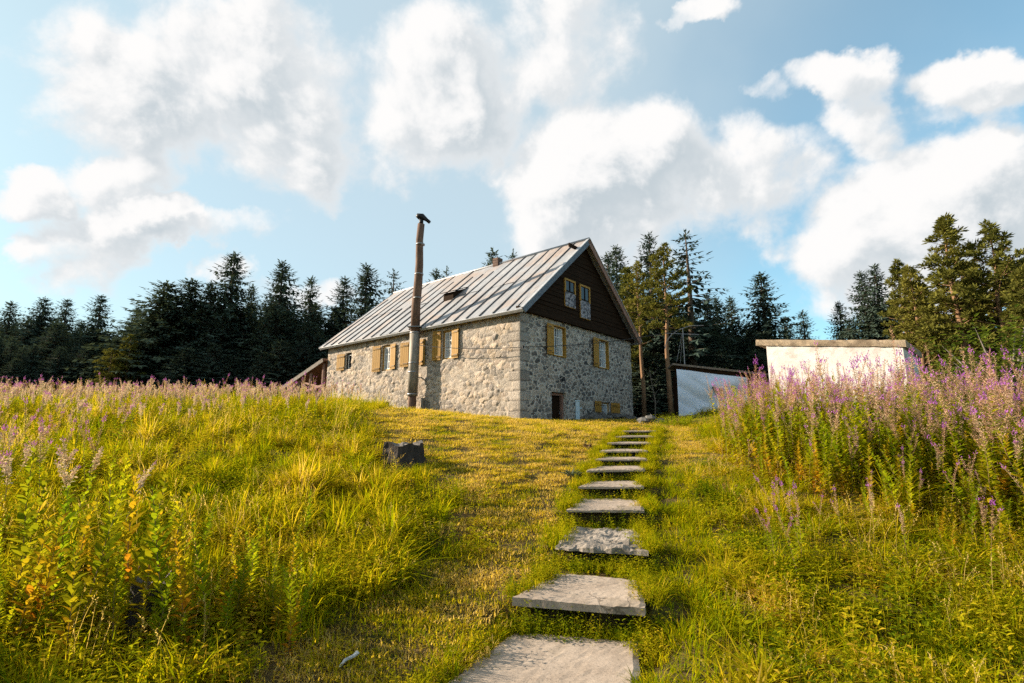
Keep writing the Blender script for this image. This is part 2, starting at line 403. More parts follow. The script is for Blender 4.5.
def hash2(i, j, s):
    h = np.sin(i*127.1 + j*311.7 + s*74.7) * 43758.5453
    return h - np.floor(h)
def cells(U, V, cw, ch, seed):
    """nearest and second nearest jittered stone centre, and the id of the nearest"""
    gu, gv = np.floor(U/cw), np.floor(V/ch)
    d1 = np.full(U.shape, 9e9); d2 = d1.copy(); idi = np.zeros(U.shape); idj = idi.copy()
    for di in (-2,-1,0,1,2):
        for dj in (-2,-1,0,1,2):
            i, j = gu+di, gv+dj
            cu = (i + .5 + .85*(hash2(i,j,seed)-.5) + .5*(np.mod(j,2)-.5)) * cw
            cv = (j + .5 + .8*(hash2(i,j,seed+1)-.5)) * ch
            w = .62 + .76*hash2(i,j,seed+2)
            d = np.sqrt(((U-cu)/cw)**2 + ((V-cv)/ch)**2) / w
            c = d < d1
            d2 = np.where(c, d1, np.minimum(d2, d)); idi = np.where(c, i, idi); idj = np.where(c, j, idj); d1 = np.where(c, d, d1)
    return d1, d2, idi, idj

def stone_wall(name, fn, W, H, holes, seed, cw, ch, pal, mortar, mw, relief, res=.04, z0=-.8, parent=None, quoin=None, depth=.34, smr=.35):
    """fn(u, v, n) -> local point. True relief from numpy, with holes cut out and reveals turned in."""
    nu, nv = int(W/res), int((H - z0)/res)
    u = np.linspace(0, W, nu+1); v = np.linspace(z0, H, nv+1)
    def snap(arr, q): return int(np.argmin(np.abs(arr - q)))
    U, V = np.meshgrid(u, v)
    wob = .035*np.sin(5*U+2*V+seed) + .02*np.sin(9*V-4*U)
    d1, d2, ii, jj = cells(U + wob, V + .6*wob, cw, ch, seed)
    e = d2 - d1
    mwv = mw*(.75 + .55*(.5 + .5*np.sin(2.3*U+1.1*V+seed)*np.sin(1.9*V-1.4*U)))
    s = sm(mwv*.8, mwv*1.25, e)
    r = hash2(ii, jj, seed+5); r2 = hash2(ii, jj, seed+6); r3 = hash2(ii, jj, seed+7)
    smear = sm(.05, .35, .5*np.sin(1.1*U+.7*V+seed)*np.sin(1.7*V-.6*U+2) + .35*np.sin(2.9*U-1.3*V)*np.sin(3.1*V+U) + .25*np.sin(7*U+V*3)*np.sin(6*V-2*U))*smr
    s = s*(1-smear)
    Nrm = relief * s * (.35 + .9*r) * (1 - .35*np.clip(d1, 0, 1)) + relief*.5*(r2-.5)*s
    pal = np.array(pal); k = np.clip((r3*len(pal)).astype(int), 0, len(pal)-1)
    colr = pal[k] * (.75 + .5*r[..., None])
    colr = colr*s[..., None] + np.array(mortar)*(1 - s[..., None])
    if quoin:
        uc, qc = quoin
        alt = np.where(np.mod(np.floor(V/.42), 2) < 1, .62, .38)
        du = (U if uc == 0 else W-U)
        q = du < alt
        jn = sm(.02, .05, np.minimum(np.mod(V, .42), .42 - np.mod(V, .42)))
        qr = hash2(np.floor(V/.42), 0*U, seed+9)
        colr = np.where(q[..., None], np.array(qc)*(.7+.5*qr[..., None])*(.55+.45*jn[..., None]), colr)
        Nrm = np.where(q, .02*jn, Nrm)
    border = np.minimum(np.minimum(U, W-U), .06) / .06
    Nrm = Nrm * border
    keep = np.ones((nv, nu), bool); rects = []
    for (a, b, c, d) in holes:
        ia, ib, ic, id_ = snap(u, a), snap(u, b), snap(v, c), snap(v, d)
        keep[ic:id_, ia:ib] = False
        Nrm[ic:id_+1, ia:ib+1] = 0
        rects.append((u[ia], u[ib], v[ic], v[id_]))
    pts = [fn(a, b, c) for a, b, c in zip(U.ravel(), V.ravel(), Nrm.ravel())]
    idx = np.arange((nu+1)*(nv+1)).reshape(nv+1, nu+1)
    F = np.stack([idx[:-1,:-1], idx[:-1,1:], idx[1:,1:], idx[1:,:-1]], -1)[keep]
    F = [tuple(int(t) for t in f) for f in F]
    cc = colr.reshape(-1, 3).tolist(); nq = len(F)
    for (a, b, c, d) in rects:
        o = len(pts)
        for (p, q) in ((a,c),(b,c),(b,d),(a,d)):
            pts.append(fn(p, q, 0)); pts.append(fn(p, q, -depth)); cc += [list(mortar)]*2
        for i in range(4):
            j = (i+1) % 4; F.append((o+2*i, o+2*j, o+2*j+1, o+2*i+1))
    me = bpy.data.meshes.new(name); me.from_pydata([tuple(p) for p in pts], [], F)
    at_ = me.color_attributes.new('col', 'FLOAT_COLOR', 'POINT')
    at_.data.foreach_set('color', np.array([c + [1] for c in cc], dtype=np.float32).ravel())
    me.materials.append(M['stone']); me.polygons.foreach_set('use_smooth', [len_ < nq for len_ in range(len(F))]); me.update()
    o = link(name, me, parent); return o, rects

fL = lambda u, v, n: (-n, LL - u, v)      # left wall: u runs from far end to near corner
fG = lambda u, v, n: (u, -n, v)           # gable wall
fB = lambda u, v, n: (WD - u, LL + n, v)
fRt = lambda u, v, n: (WD + n, u, v)
def hl(y0, y1, z0, z1): return (LL - y1, LL - y0, z0, z1)
L_HOLES = [hl(4.12,4.87,2.97,4.38), hl(8.87,9.72,2.78,4.16), hl(6.55,7.30,2.84,4.16), hl(12.66,13.24,3.12,4.08), hl(8.9,9.42,.85,1.10)]
G_HOLES = [(2.38,3.42,2.98,4.44), (6.42,7.50,2.80,4.34), (2.24,3.40,-.8,1.34), (6.50,7.50,.35,1.06)]
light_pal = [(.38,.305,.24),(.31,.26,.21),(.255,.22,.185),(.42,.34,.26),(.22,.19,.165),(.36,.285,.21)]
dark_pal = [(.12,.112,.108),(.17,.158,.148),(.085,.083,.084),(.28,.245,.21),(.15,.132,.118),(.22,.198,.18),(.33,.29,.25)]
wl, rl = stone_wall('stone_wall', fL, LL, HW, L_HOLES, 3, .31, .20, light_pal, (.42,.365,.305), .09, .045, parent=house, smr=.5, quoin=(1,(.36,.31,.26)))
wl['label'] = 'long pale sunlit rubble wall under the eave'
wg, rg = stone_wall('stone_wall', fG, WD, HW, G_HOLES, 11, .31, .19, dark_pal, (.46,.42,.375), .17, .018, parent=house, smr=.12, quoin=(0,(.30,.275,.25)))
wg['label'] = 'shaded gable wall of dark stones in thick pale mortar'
stone_wall('stone_wall', fB, WD, HW, [], 21, .40, .29, dark_pal, (.40,.37,.34), .16, .02, res=.12, parent=house)
stone_wall('stone_wall', fRt, LL, HW, [], 31, .40, .29, dark_pal, (.40,.37,.34), .16, .02, res=.12, parent=house)

# frames in (u along wall, v up, n outward) boxes
def wbox(mb, side, u0, u1, v0, v1, n0, n1, m=0):
    if side == 'L': mb.box(-n1, -n0, u0, u1, v0, v1, m)       # u = local y
    else: mb.box(u0, u1, -n1, -n0, v0, v1, m)
def window(side, u0, u1, v0, v1, framed, bars=(1,2), back=-.18, curtain=True, outer=None):
    f = MB(); w = .075
    for a in ((u0,u0+w,v0,v1),(u1-w,u1,v0,v1),(u0+w,u1-w,v0,v0+w),(u0+w,u1-w,v1-w,v1)):
        wbox(f, side, a[0], a[1], a[2], a[3], back, back+.10)
    fr = build('window', f, M[framed], house, bevel=.008)
    s = MB(); a0, a1, b0, b1 = u0+w+.003, u1-w-.003, v0+w+.003, v1-w-.003
    t = .045
    for a in ((a0,a0+t,b0,b1),(a1-t,a1,b0,b1),(a0+t,a1-t,b0,b0+t),(a0+t,a1-t,b1-t,b1)): wbox(s, side, *a, back+.02, back+.065)
    for i in range(1, bars[0]+1):
        c = a0 + (a1-a0)*i/(bars[0]+1); wbox(s, side, c-.022, c+.022, b0+t, b1-t, back+.022, back+.06)
    for i in range(1, bars[1]+1):
        c = b0 + (b1-b0)*i/(bars[1]+1); wbox(s, side, a0+t, a1-t, c-.014, c+.014, back+.025, back+.055)
    build('sash', s, M['white_frame'], fr)
    p = MB(); wbox(p, side, a0+.002, a1-.002, b0+.002, b1-.002, back+.03, back+.036); build('pane', p, M['glass'], fr)
    if curtain:
        c = MB(); mid = (a0+a1)/2
        for (q0, q1) in ((a0+.03, a0+.03+(a1-a0)*.34), (a1-.03-(a1-a0)*.34, a1-.03)):
            n = 9
            pts = []
            for i in range(n+1):
                uu = q0 + (q1-q0)*i/n; nn = back + .042 + .004*(i % 2)
                for vv in (b0+.05, b1-.05): pts.append((-nn, uu, vv) if side == 'L' else (uu, -nn, vv))
            c.add(pts, [(2*i, 2*i+2, 2*i+3, 2*i+1) for i in range(n)])
        build('curtain', c, M['curtain'], fr)
    if outer:
        g = MB(); e = .055
        for a in ((u0-.0,u0+e,v0,v1),(u1-e,u1,v0,v1),(u0+e,u1-e,v1-e,v1),(u0+e,u1-e,v0,v0+e)): wbox(g, side, *a, -.07, .055)
        build('casing', g, M[outer], fr, bevel=.008)
    return fr
def shutter(side, u0, u1, v0, v1, n=.065, tilt=0, hinge=0):
    s = MB(); k = 4; w = (u1-u0)/k
    # planks, two battens behind the face, a small heart-free cut-out hinge strap
    for i in range(k): wbox(s, side, u0+i*w+.004, u0+(i+1)*w-.004, v0, v1, n, n+.028)
    for c in (v0+.16, v1-.16): wbox(s, side, u0+.02, u1-.02, c-.05, c+.05, n+.028, n+.05)
    o = build('shutter', s, M['wood_ochre'], house, bevel=.004)
    for c in (v0+.16, v1-.16):
        h = MB(); wbox(h, side, u0+.03, u0+(u1-u0)*.6, c-.014, c+.014, n+.05, n+.056); build('hinge', h, M['blackmetal'], o)
    if tilt:
        # swing about the hinge side
        p = Vector((-n, hinge, 0)) if side == 'L' else Vector((hinge, -n, 0))
        o.matrix_local = Matrix.Translation(p) @ Matrix.Rotation(tilt, 4, 'Z') @ Matrix.Translation(-p)
    return o
window('L', 4.12, 4.87, 2.97, 4.38, 'wood_ochre', (1,2)); shutter('L', 4.88, 5.40, 2.95, 4.39, tilt=R(10), hinge=4.88); shutter('L', 3.62, 4.11, 2.95, 4.38, tilt=R(-4), hinge=4.11)
window('L', 8.87, 9.72, 2.78, 4.16, 'wood_ochre', (1,2)); shutter('L', 9.74, 10.36, 2.75, 4.18, tilt=R(8), hinge=9.74); shutter('L', 8.38, 8.86, 2.80, 4.15, tilt=R(-3), hinge=8.86)
window('L', 6.55, 7.30, 2.84, 4.16, 'wood_ochre', (1,2)); shutter('L', 7.32, 7.92, 2.83, 4.10, tilt=R(7), hinge=7.32); shutter('L', 6.0, 6.53, 2.83, 4.12, tilt=R(-4), hinge=6.53)
window('L', 12.66, 13.24, 3.12, 4.08, 'wood_dark', (0,0), curtain=False); shutter('L', 13.26, 13.95, 3.10, 4.07, tilt=R(8), hinge=13.26)
window('G', 2.38, 3.42, 2.98, 4.44, 'wood_ochre', (1,2), outer='wood_ochre'); shutter('G', 1.80, 2.37, 3.0, 4.43, tilt=R(4), hinge=2.37)
window('G', 6.42, 7.50, 2.80, 4.34, 'wood_ochre', (1,2), outer='wood_ochre'); shutter('G', 5.80, 6.41, 2.82, 4.34, tilt=R(5), hinge=6.41)
window('G', 6.50, 7.50, .35, 1.06, 'wood_ochre', (1,0), curtain=True); shutter('G', 5.82, 6.48, .36, 1.08, tilt=R(3), hinge=6.48); shutter('G', 7.52, 8.34, .36, 1.05, tilt=R(-4), hinge=7.52)
# cellar vent
g = MB(); wbox(g, 'L', 8.9, 9.42, .85, 1.10, -.33, -.30); build('vent', g, M['blackmetal'], house)
# pale patched rectangle of render low on the long wall is a cemented hatch
g = MB(); wbox(g, 'L', 3.85, 4.75, .22, .62, .035, .06); hq = build('hatch', g, M['roofslab'], house, bevel=.01); hq['label'] = 'pale patched hatch low in the long wall'
# cellar door
d = MB()
for i in range(6): wbox(d, 'G', 2.26+i*.19, 2.26+(i+1)*.19-.006, -.75, 1.32, -.33, -.29)
dr_ = build('door', d, M['wood_dark'], house); dr_['label'] = 'dark recessed cellar door'
h = MB(); wbox(h, 'G', 3.2, 3.24, .35, .5, -.29, -.24); build('handle', h, M['greymetal'], dr_)
d = MB()
for a in ((2.25,2.37,-.75,1.30),(3.27,3.39,-.75,1.30),(2.37,3.27,1.20,1.30)): wbox(d, 'G', *a, -.285, -.15)
build('door_frame', d, M['wood_red'], dr_)
# wall lamp above the door
l = MB(); l.tube([(2.85,-.04,2.0),(2.85,-.18,2.06),(2.85,-.26,2.0)], .022, 8); l.tube([(2.85,-.26,2.02),(2.85,-.26,1.84)], [.05,.10], 10)
build('wall_lamp', l, M['blackmetal'], house)

# gable boarding: horizontal planks under the roof line
g = MB(); z = HW - .10
while z < HW + HR - .15:
    h = .2; z2 = min(z + h - .012, HW + HR - .05)
    def half(zz): return (HW + HR + .0 - max(zz, HW - .10)) / SL
    x0a, x1a = WD/2 - half(z) , WD/2 + half(z); x0b, x1b = WD/2 - half(z2), WD/2 + half(z2)
    x0a, x1a, x0b, x1b = max(x0a, -OV+.03), min(x1a, WD+OV-.03), max(x0b, -OV+.03), min(x1b, WD+OV-.03)
    n0, n1 = .07, .115 + random.uniform(-.014, .014)
    cuts = [x0a, x1a]
    mid = WD/2 + random.uniform(-1.5, 1.5)
    for (p, q, p2, q2) in ((x0a, min(mid,x1a), x0b, min(mid,x1b)), (mid+.01, x1a, mid+.01, x1b)):
        if q - p < .15 or q2 < p2: continue
        n1b = n1 + random.uniform(-.008, .008); tl = random.uniform(-.006,.006)
        vs = [(p,-n0,z),(q,-n0,z),(q2,-n0,z2),(p2,-n0,z2),(p,-n1b-.012,z+tl),(q,-n1b-.012,z-tl),(q2,-n1b,z2-tl),(p2,-n1b,z2+tl)]
        g.add(vs, [(0,1,2,3),(4,7,6,5),(0,4,5,1),(1,5,6,2),(2,6,7,3),(3,7,4,0)])
    z += h
build('gable_boards', g, M['wood_dark'], house)
g = MB(); g.box(-OV+.05, WD+OV-.05, -.19, -.03, HW-.26, HW-.10); build('tie_beam', g, M['wood_dark'], house, bevel=.01)
# closing triangle behind boards, and back gable
for yy in (-.05, LL+.05):
    g = MB(); g.add([(-.2,yy,HW-.05),(WD+.2,yy,HW-.05),(WD/2,yy,HW+HR-.1)], [(0,1,2)]); build('gable_backing', g, M['wood_dark'], house)
# attic windows
for (u0, u1, v1, v0) in ((3.2,4.16,6.86,5.45),(4.56,5.52,6.86,5.12)):
    f = MB(); e = .095
    vm = v0 + (v1-v0)*.5
    for a in ((u0,u0+e,vm,v1),(u1-e,u1,vm,v1),(u0+e,u1-e,v1-e,v1)): wbox(f, 'G', *a, .10, .19)
    for a in ((u0+.02,u0+e,v0,vm-.003),(u1-e,u1-.02,v0,vm-.003),(u0+e,u1-e,v0,v0+.06)): wbox(f, 'G', *a, .10, .17)
    fr = build('window', f, M['wood_ochre'], house, bevel=.008); fr['label'] = 'small attic window in the dark gable'
    p = MB(); wbox(p, 'G', u0+e+.002, u1-e-.002, v0+.062, v1-e-.002, .135, .142); build('pane', p, M['glass'], fr)
    p = MB(); wbox(p, 'G', u0+.03, u1-.03, v0+.03, v0+(v1-v0)*.52, .175, .18); build('curtain', p, M['patterned'], fr)
    p = MB(); mid = (u0+u1)/2; wbox(p, 'G', mid-.025, mid+.025, v0+.07, v1-e-.01, .152, .17); wbox(p, 'G', u0+e+.01, u1-e-.01, (v0+v1)/2+.08, (v0+v1)/2+.12, .152, .168)
    build('sash', p, M['wood_dark'], fr)

# roof: sheets of metal with standing seams, two rows per slope
def roof_slope(sign):
    def P(s, y, up):     # s = distance down slope measured horizontally from ridge, up = normal offset
        x = WD/2 - sign*s
        nx, nz = -sign*SL, 1; k = math.hypot(SL, 1)
        return (x + nx/k*up, y, HW + HR + .06 - s*SL + nz/k*up)
    S1 = WD/2 + OV; y0, y1 = -OG, LL + OG
    rt = MB(); var = []
    split = S1*.52; sp = .82
    ys = [y0]; 
    while ys[-1] + sp < y1 - .3: ys.append(ys[-1] + sp)
    ys.append(y1)
    # thickness body
    rt.add([P(0,y0,-.10),P(S1,y0,-.10),P(S1,y1,-.10),P(0,y1,-.10),P(0,y0,-.02),P(S1,y0,-.02),P(S1,y1,-.02),P(0,y1,-.02)],
           [(0,1,2,3),(4,7,6,5),(0,4,5,1),(1,5,6,2),(2,6,7,3),(3,7,4,0)]); var += [.3]*6
    sm_ = MB()
    for row, (sa, sb, off) in enumerate(((0, split+.06, 0), (split, S1+.03, 0))):
        yy = [y0] + [q + off for q in ys[1:-1] if q + off < y1 - .2] + [y1]
        for i in range(len(yy)-1):
            a, b = yy[i]+.004, yy[i+1]-.004; lift = .012 if row == 0 else 0.0
            n = 5; o = []; h0 = random.uniform(0,.012)
            for j in range(n+1):
                s = sa + (sb-sa)*j/n; w = random.uniform(-.009,.009)
                o += [P(s, a, lift + h0 + w), P(s, (a+b)/2, lift + h0 + w + random.uniform(-.012,.016)), P(s, b, lift + h0 + w)]
            rt.add(o, [q for j in range(n) for q in ((3*j,3*j+3,3*j+4,3*j+1),(3*j+1,3*j+4,3*j+5,3*j+2))]); r = random.random() * .75 + (.25 if row == 0 else 0); var += [r]*(2*n)
            if i > 0:
                if row == 0 and random.random() < .18: continue
                s0 = sa + (0 if row else random.choice((.05,.05,.05,.05,.9))); s1 = sb - (0 if row else 0)
                sm_.beam(P(s0, yy[i], .035), P(s1, yy[i], .035), 0.036, .05, up=(-sign*SL,0,1))
    me = rt.mesh('roof', M['roof']); setvar(me, var)
    ro = link('roof', me, house)
    build('roof_seams', sm_, M['seam'], ro)
    e = MB(); e.beam(P(S1+.015, y0-.01, -.075), P(S1+.015, y1+.01, -.075), .10, .15, up=(-sign*SL,0,1)); build('eave_trim', e, M['fascia'], ro, bevel=.015)
    for yy, nm in ((y0-.03, 0), (y1+.03, 0)):
        v = MB(); v.beam(P(-.02, yy, -.10), P(S1+.03, yy, -.10), .05, .26, up=(-sign*SL,0,1)); 
        build('verge_board', v, M['verge'] if sign > 0 else M['wood_red'], ro, bevel=.01)
        if yy < 0:
            v = MB(); v.beam(P(-.02, yy+.02, .045), P(S1+.03, yy+.02, .045), .16, .035, up=(-sign*SL,0,1)); build('verge_flashing', v, M['fascia'], ro, bevel=.006)
    return ro, P
roofL, PL = roof_slope(1)
roofR, PR = roof_slope(-1)
rg_ = MB(); rg_.tube([(WD/2, -OG-.05, HW+HR+.085), (WD/2, LL+OG+.05, HW+HR+.085)], .085, 10); build('ridge_cap', rg_, M['roof'], roofL, smooth=True)
# small roof hatch vent on the sunny slope
c = PL(WD/2-2.3, 6.5, 0)
v = MB(); z0 = c[2]-.35
v.add([(c[0]-.42,6.15,z0-.1),(c[0]+.42,6.15,z0+.5),(c[0]+.42,6.95,z0+.5),(c[0]-.42,6.95,z0-.1),(c[0]-.42,6.15,z0+.45),(c[0]+.5,6.15,z0+.82),(c[0]+.5,6.95,z0+.82),(c[0]-.42,6.95,z0+.45)],
      [(0,3,2,1),(4,5,6,7),(0,1,5,4),(1,2,6,5),(2,3,7,6),(3,0,4,7)])
rv = build('roof_vent', v, M['wood_dark'], roofL, bevel=.02); rv['label'] = 'little dark box vent standing on the metal slope'
v = MB(); v.add([(c[0]-.56,6.05,z0+.43),(c[0]+.56,6.05,z0+.88),(c[0]+.56,7.05,z0+.88),(c[0]-.56,7.05,z0+.43),(c[0]-.56,6.05,z0+.47),(c[0]+.56,6.05,z0+.92),(c[0]+.56,7.05,z0+.92),(c[0]-.56,7.05,z0+.47)],
      [(0,3,2,1),(4,5,6,7),(0,1,5,4),(1,2,6,5),(2,3,7,6),(3,0,4,7)]); build('lid', v, M['wood_dark'], rv)
# low brick chimney on the ridge
v = MB()
for k in range(5):
    j = random.uniform(-.01,.01); v.box(WD/2-.22+j, WD/2+.22+j, 5.6+j, 6.0+j, HW+HR-.35+k*.16, HW+HR-.35+(k+1)*.16-.012)
bc = build('chimney', v, M['brick'], roofL, bevel=.01); bc['label'] = 'low crumbling brick stack on the ridge'

# ------------------------------------------------------------------ tall leaning stove pipe beside the long wall
p0 = hpt(-.55, 6.36, .10); p1 = hpt(-.50, 6.37, 1.25); p2 = hpt(-.50, 6.33, 4.45); p3 = hpt(-.55, 6.16, 9.2); p4 = hpt(-.56, 6.06, 10.05)
pipe = thing('stove_pipe', 'tall leaning rusty stove pipe with black cowl beside the house wall', 'chimney pipe', p0)
rel = lambda p: p - p0
m = MB(); m.tube([rel(p0) - Vector((0,0,.35)), rel(p1)], [.22,.20], 12, jit=.02); build('base_pipe', m, M['pipe_rust'], pipe, smooth=False)
m = MB(); m.tube([rel(p1) + Vector((0,0,.01)), rel(p1.lerp(p2, .5)), rel(p2)], .255, 16); build('lower_pipe', m, M['pipe_grey'], pipe, smooth=True)
m = MB(); q = [p2 + Vector((0,0,.02)), p2.lerp(p3, .3) + DL*.03, p2.lerp(p3, .5) - DL*.05, p2.lerp(p3, .72) - DL*.08, p3, p4]
m.tube([rel(a) for a in q], [.235,.225,.22,.20,.185,.18], 16); build('upper_pipe', m, M['pipe_rust'], pipe, smooth=True)
for t in (.02,.36,.5,.97):
    a = p1.lerp(p2, t); m = MB(); m.tube([rel(a), rel(a) + Vector((0,0,.07))], .262, 16); build('pipe_band', m, M['greymetal'], pipe, smooth=True)
for t in (.3,.52,.8):
    a = p2.lerp(p4, t); a = a - DL*.05*math.sin(t*3.1); m = MB(); m.tube([rel(a), rel(a) + Vector((0,0,.06))], .226, 16); build('pipe_band', m, M['greymetal'], pipe, smooth=True)
m = MB(); m.tube([rel(p4), rel(p4) + Vector((0,0,.25))], .11, 10)
b0 = rel(p4) + Vector((0,0,.36)); ax = Vector((1,-.1,0)).normalized()
m.tube([b0 - ax*.24, b0 - ax*.17 + Vector((0,0,.06)), b0 + ax*.04 + Vector((0,0,.05)), b0 + ax*.30 - Vector((0,0,.16)), b0 + ax*.44 - Vector((0,0,.28))], [.10,.17,.16,.09,.09], 10)
build('cowl', m, M['blackmetal'], pipe, smooth=True)
a = hpt(-.5, 6.33, 2.2); b = hpt(.02, 6.33, 2.2); m = MB(); m.beam(rel(a), rel(b), .05, .05); build('wall_bracket', m, M['greymetal'], pipe)
m = MB(); a = hpt(-.5, 6.33, 4.75); b = hpt(.02, 6.33, 4.75); m.beam(rel(a), rel(b), .05, .05)
m.box(rel(hpt(-.5,6.33,4.7)).x-.34, rel(hpt(-.5,6.33,4.7)).x+.34, rel(hpt(-.5,6.33,4.7)).y-.3, rel(hpt(-.5,6.33,4.7)).y+.3, rel(hpt(0,0,4.66)).z, rel(hpt(0,0,4.70)).z)
build('wall_bracket', m, M['greymetal'], pipe)
# logs / junk leaning at the foot of the pipe
m = MB()
for i in range(3): m.tube([(.0+.14*i,.05*i,0),(.02+.13*i,.05*i,.75-.12*i)], [.09,.08], 9, jit=.08)
o = build('log', m, M['wood_grey']); a = hpt(-.30, 5.85, .05); o.location = (a.x, a.y, gz(a.x, a.y)); tag(o, 'short upright logs bundled at the foot of the stove pipe', 'log bundle')
o.name = 'log_bundle'

# ------------------------------------------------------------------ lean-to at the far end of the house
lt = thing('wooden_lean_to', 'reddish wooden lean-to with sloping roof and rails at the far end of the house', 'lean-to', hpt(0, LL, 0), YAW)
m = MB(); 
m.add([(-.25,.12,3.85),(5,.12,3.85),(5,5.3,2.35),(-.25,5.3,2.35),(-.25,.12,3.97),(5,.12,3.97),(5,5.3,2.47),(-.25,5.3,2.47)], [(0,3,2,1),(4,5,6,7),(0,1,5,4),(1,2,6,5),(2,3,7,6),(3,0,4,7)])
ltr = build('roof', m, M['wood_red'], lt)
m = MB(); m.beam((-.27,.1,3.86),(-.27,5.35,2.34),.05,.24,up=(0,.3,1)); build('verge_board', m, M['wood_grey'], ltr)
for y, t in ((.4,3.7),(1.9,3.25),(3.4,2.85),(5.0,2.4)):
    m = MB(); m.tube([(0,y,-.6),(.03,y+.04,t)], [.12,.10], 8, jit=.06); build('post', m, M['wood_red'], lt)
m = MB(); m.beam((-.02,.3,2.35),(-.02,5.1,1.75),.07,.14); m.beam((-.02,.3,1.55),(-.02,5.1,1.25),.07,.12); m.beam((0,3.3,2.75),(0,.4,2.2),.06,.1); build('rail', m, M['wood_red'], lt)
m = MB(); m.box(.3,4.8,.15,.2,-.5,3.7); m.box(4.75,4.8,.2,5.0,-.5,2.3); build('back_boards', m, M['wood_dark'], lt)
for i, y in enumerate((1.0, 2.6, 4.2)):
    m = MB(); m.box(.02,.07,y-.35,y+.35,-.5,1.5+.1*i); build('panel', m, M['wood_grey'] if i != 1 else M['wood_red'], lt)
a = at(286, 392, 34); zg = gz(a.x, a.y)
m = MB(); m.tube([(0,0,-.2),(.05,0,2.0)], [.1,.08], 8, jit=.06); o = build('fence_post', m, M['wood_grey']); o.location = (a.x, a.y, zg); tag(o, 'lone weathered post left of the wooden lean-to', 'post')

# pale blue standpipe post and the low stone pile under the gable
a = hpt(2.79, -1.0, 0)
m = MB(); m.box(-.09,.09,-.09,.09,-.5,.93); m.box(-.11,.11,-.11,.11,.93,.98); m.box(.09,.20,-.03,.03,.6,.66)
o = build('painted_post', m, M['bluepost'], bevel=.01); o.location = (a.x, a.y, HZ-.05); tag(o, 'pale blue square post standing before the cellar door', 'post')
def stones(name, n, sx, sy, sz, seed, mm):
    r = random.Random(seed); mb = MB()
    for i in range(n):
        cx, cy = r.uniform(-sx, sx), r.uniform(-sy, sy); cz = r.uniform(0, sz) * (1 - .5*abs(cx)/sx)
        s = r.uniform(.10,.24); vs = []; fs = []
        for a in range(5):
            for b in range(8):
                th = math.pi*a/4; ph = 2*math.pi*b/8; q = s*r.uniform(.8,1.1)
                vs.append((cx+q*1.3*math.sin(th)*math.cos(ph), cy+q*math.sin(th)*math.sin(ph), cz+q*.7*math.cos(th)))
        for a in range(4):
            for b in range(8): fs.append((a*8+b, (a+1)*8+b, (a+1)*8+(b+1)%8, a*8+(b+1)%8))
        mb.add(vs, fs)
    return build(name, mb, mm)
o = stones('stone_pile', 150, 2.5, .35, .48, 3, M['rock']); a = hpt(6.1, -.75, 0); o.location = (a.x, a.y, HZ-.02); o.rotation_euler.z = YAW; tag(o, 'dark low heap of stones along the foot of the gable wall', 'stone pile')
a = at(651, 420, 19.5)
def block(name, w, d, h, seed, mm):
    r = random.Random(seed); mb = MB(); n = 7; V = []
    for k in range(4):
        for i in range(4*n):
            t = i/n; sgn = int(t); f = t - sgn
            c = [(-1,-1),(1,-1),(1,1),(-1,1)]; p, q = c[sgn], c[(sgn+1) % 4]
            x = p[0]+(q[0]-p[0])*f; y = p[1]+(q[1]-p[1])*f
            s = 1 - .06*k + r.uniform(-.05,.05); V.append((x*w/2*s, y*d/2*s, -.15 + (h+.15)*k/3 + r.uniform(-.03,.03)))
    L = 4*n; F = [(k*L+i, k*L+(i+1)%L, (k+1)*L+(i+1)%L, (k+1)*L+i) for k in range(3) for i in range(L)]
    F.append(tuple(3*L+i for i in range(L))); mb.add(V, F); return build(name, mb, mm)
o = stones('stone_block', 26, .36, .2, .26, 8, M['rock']); o.location = (a.x, a.y, gz(a.x, a.y)); tag(o, 'squat grey block of rough stones at the top of the steps', 'stone block')

# ------------------------------------------------------------------ white shed on the right
th = R(45)
sdl = Vector((-math.cos(th), math.sin(th), 0)); sn = Vector((math.sin(th), math.cos(th), 0))   # along front to the left / into depth
sc = at(902.7, 347, 15.5); z_s = gz(sc.x, sc.y)
shed = thing('white_shed', 'whitewashed flat roofed shed behind the purple fireweed', 'shed', (sc.x, sc.y, z_s), math.pi - th)
# local x = along front towards left, local y = -(depth)
SW, SD = 3.98, 3.2
def shed_top(px, py, u):  # world height on the front plane at distance u from the corner
    p = sc + sdl*u; d = direction(px, py); return EYE + d.z * (p.y / d.y) - z_s
zr, zl = shed_top(902.7, 347, 0), shed_top(765, 346, SW)
m = MB(); D2 = -SD
m.add([(0,0,-.6),(SW,0,-.6),(SW,D2,-.6),(0,D2,-.6),(0,0,zr),(SW,0,zl),(SW,D2,zl),(0,D2,zr)], [(0,3,2,1),(4,5,6,7),(0,1,5,4),(1,2,6,5),(2,3,7,6),(3,0,4,7)])
build('wall', m, M['whitewash'], shed)
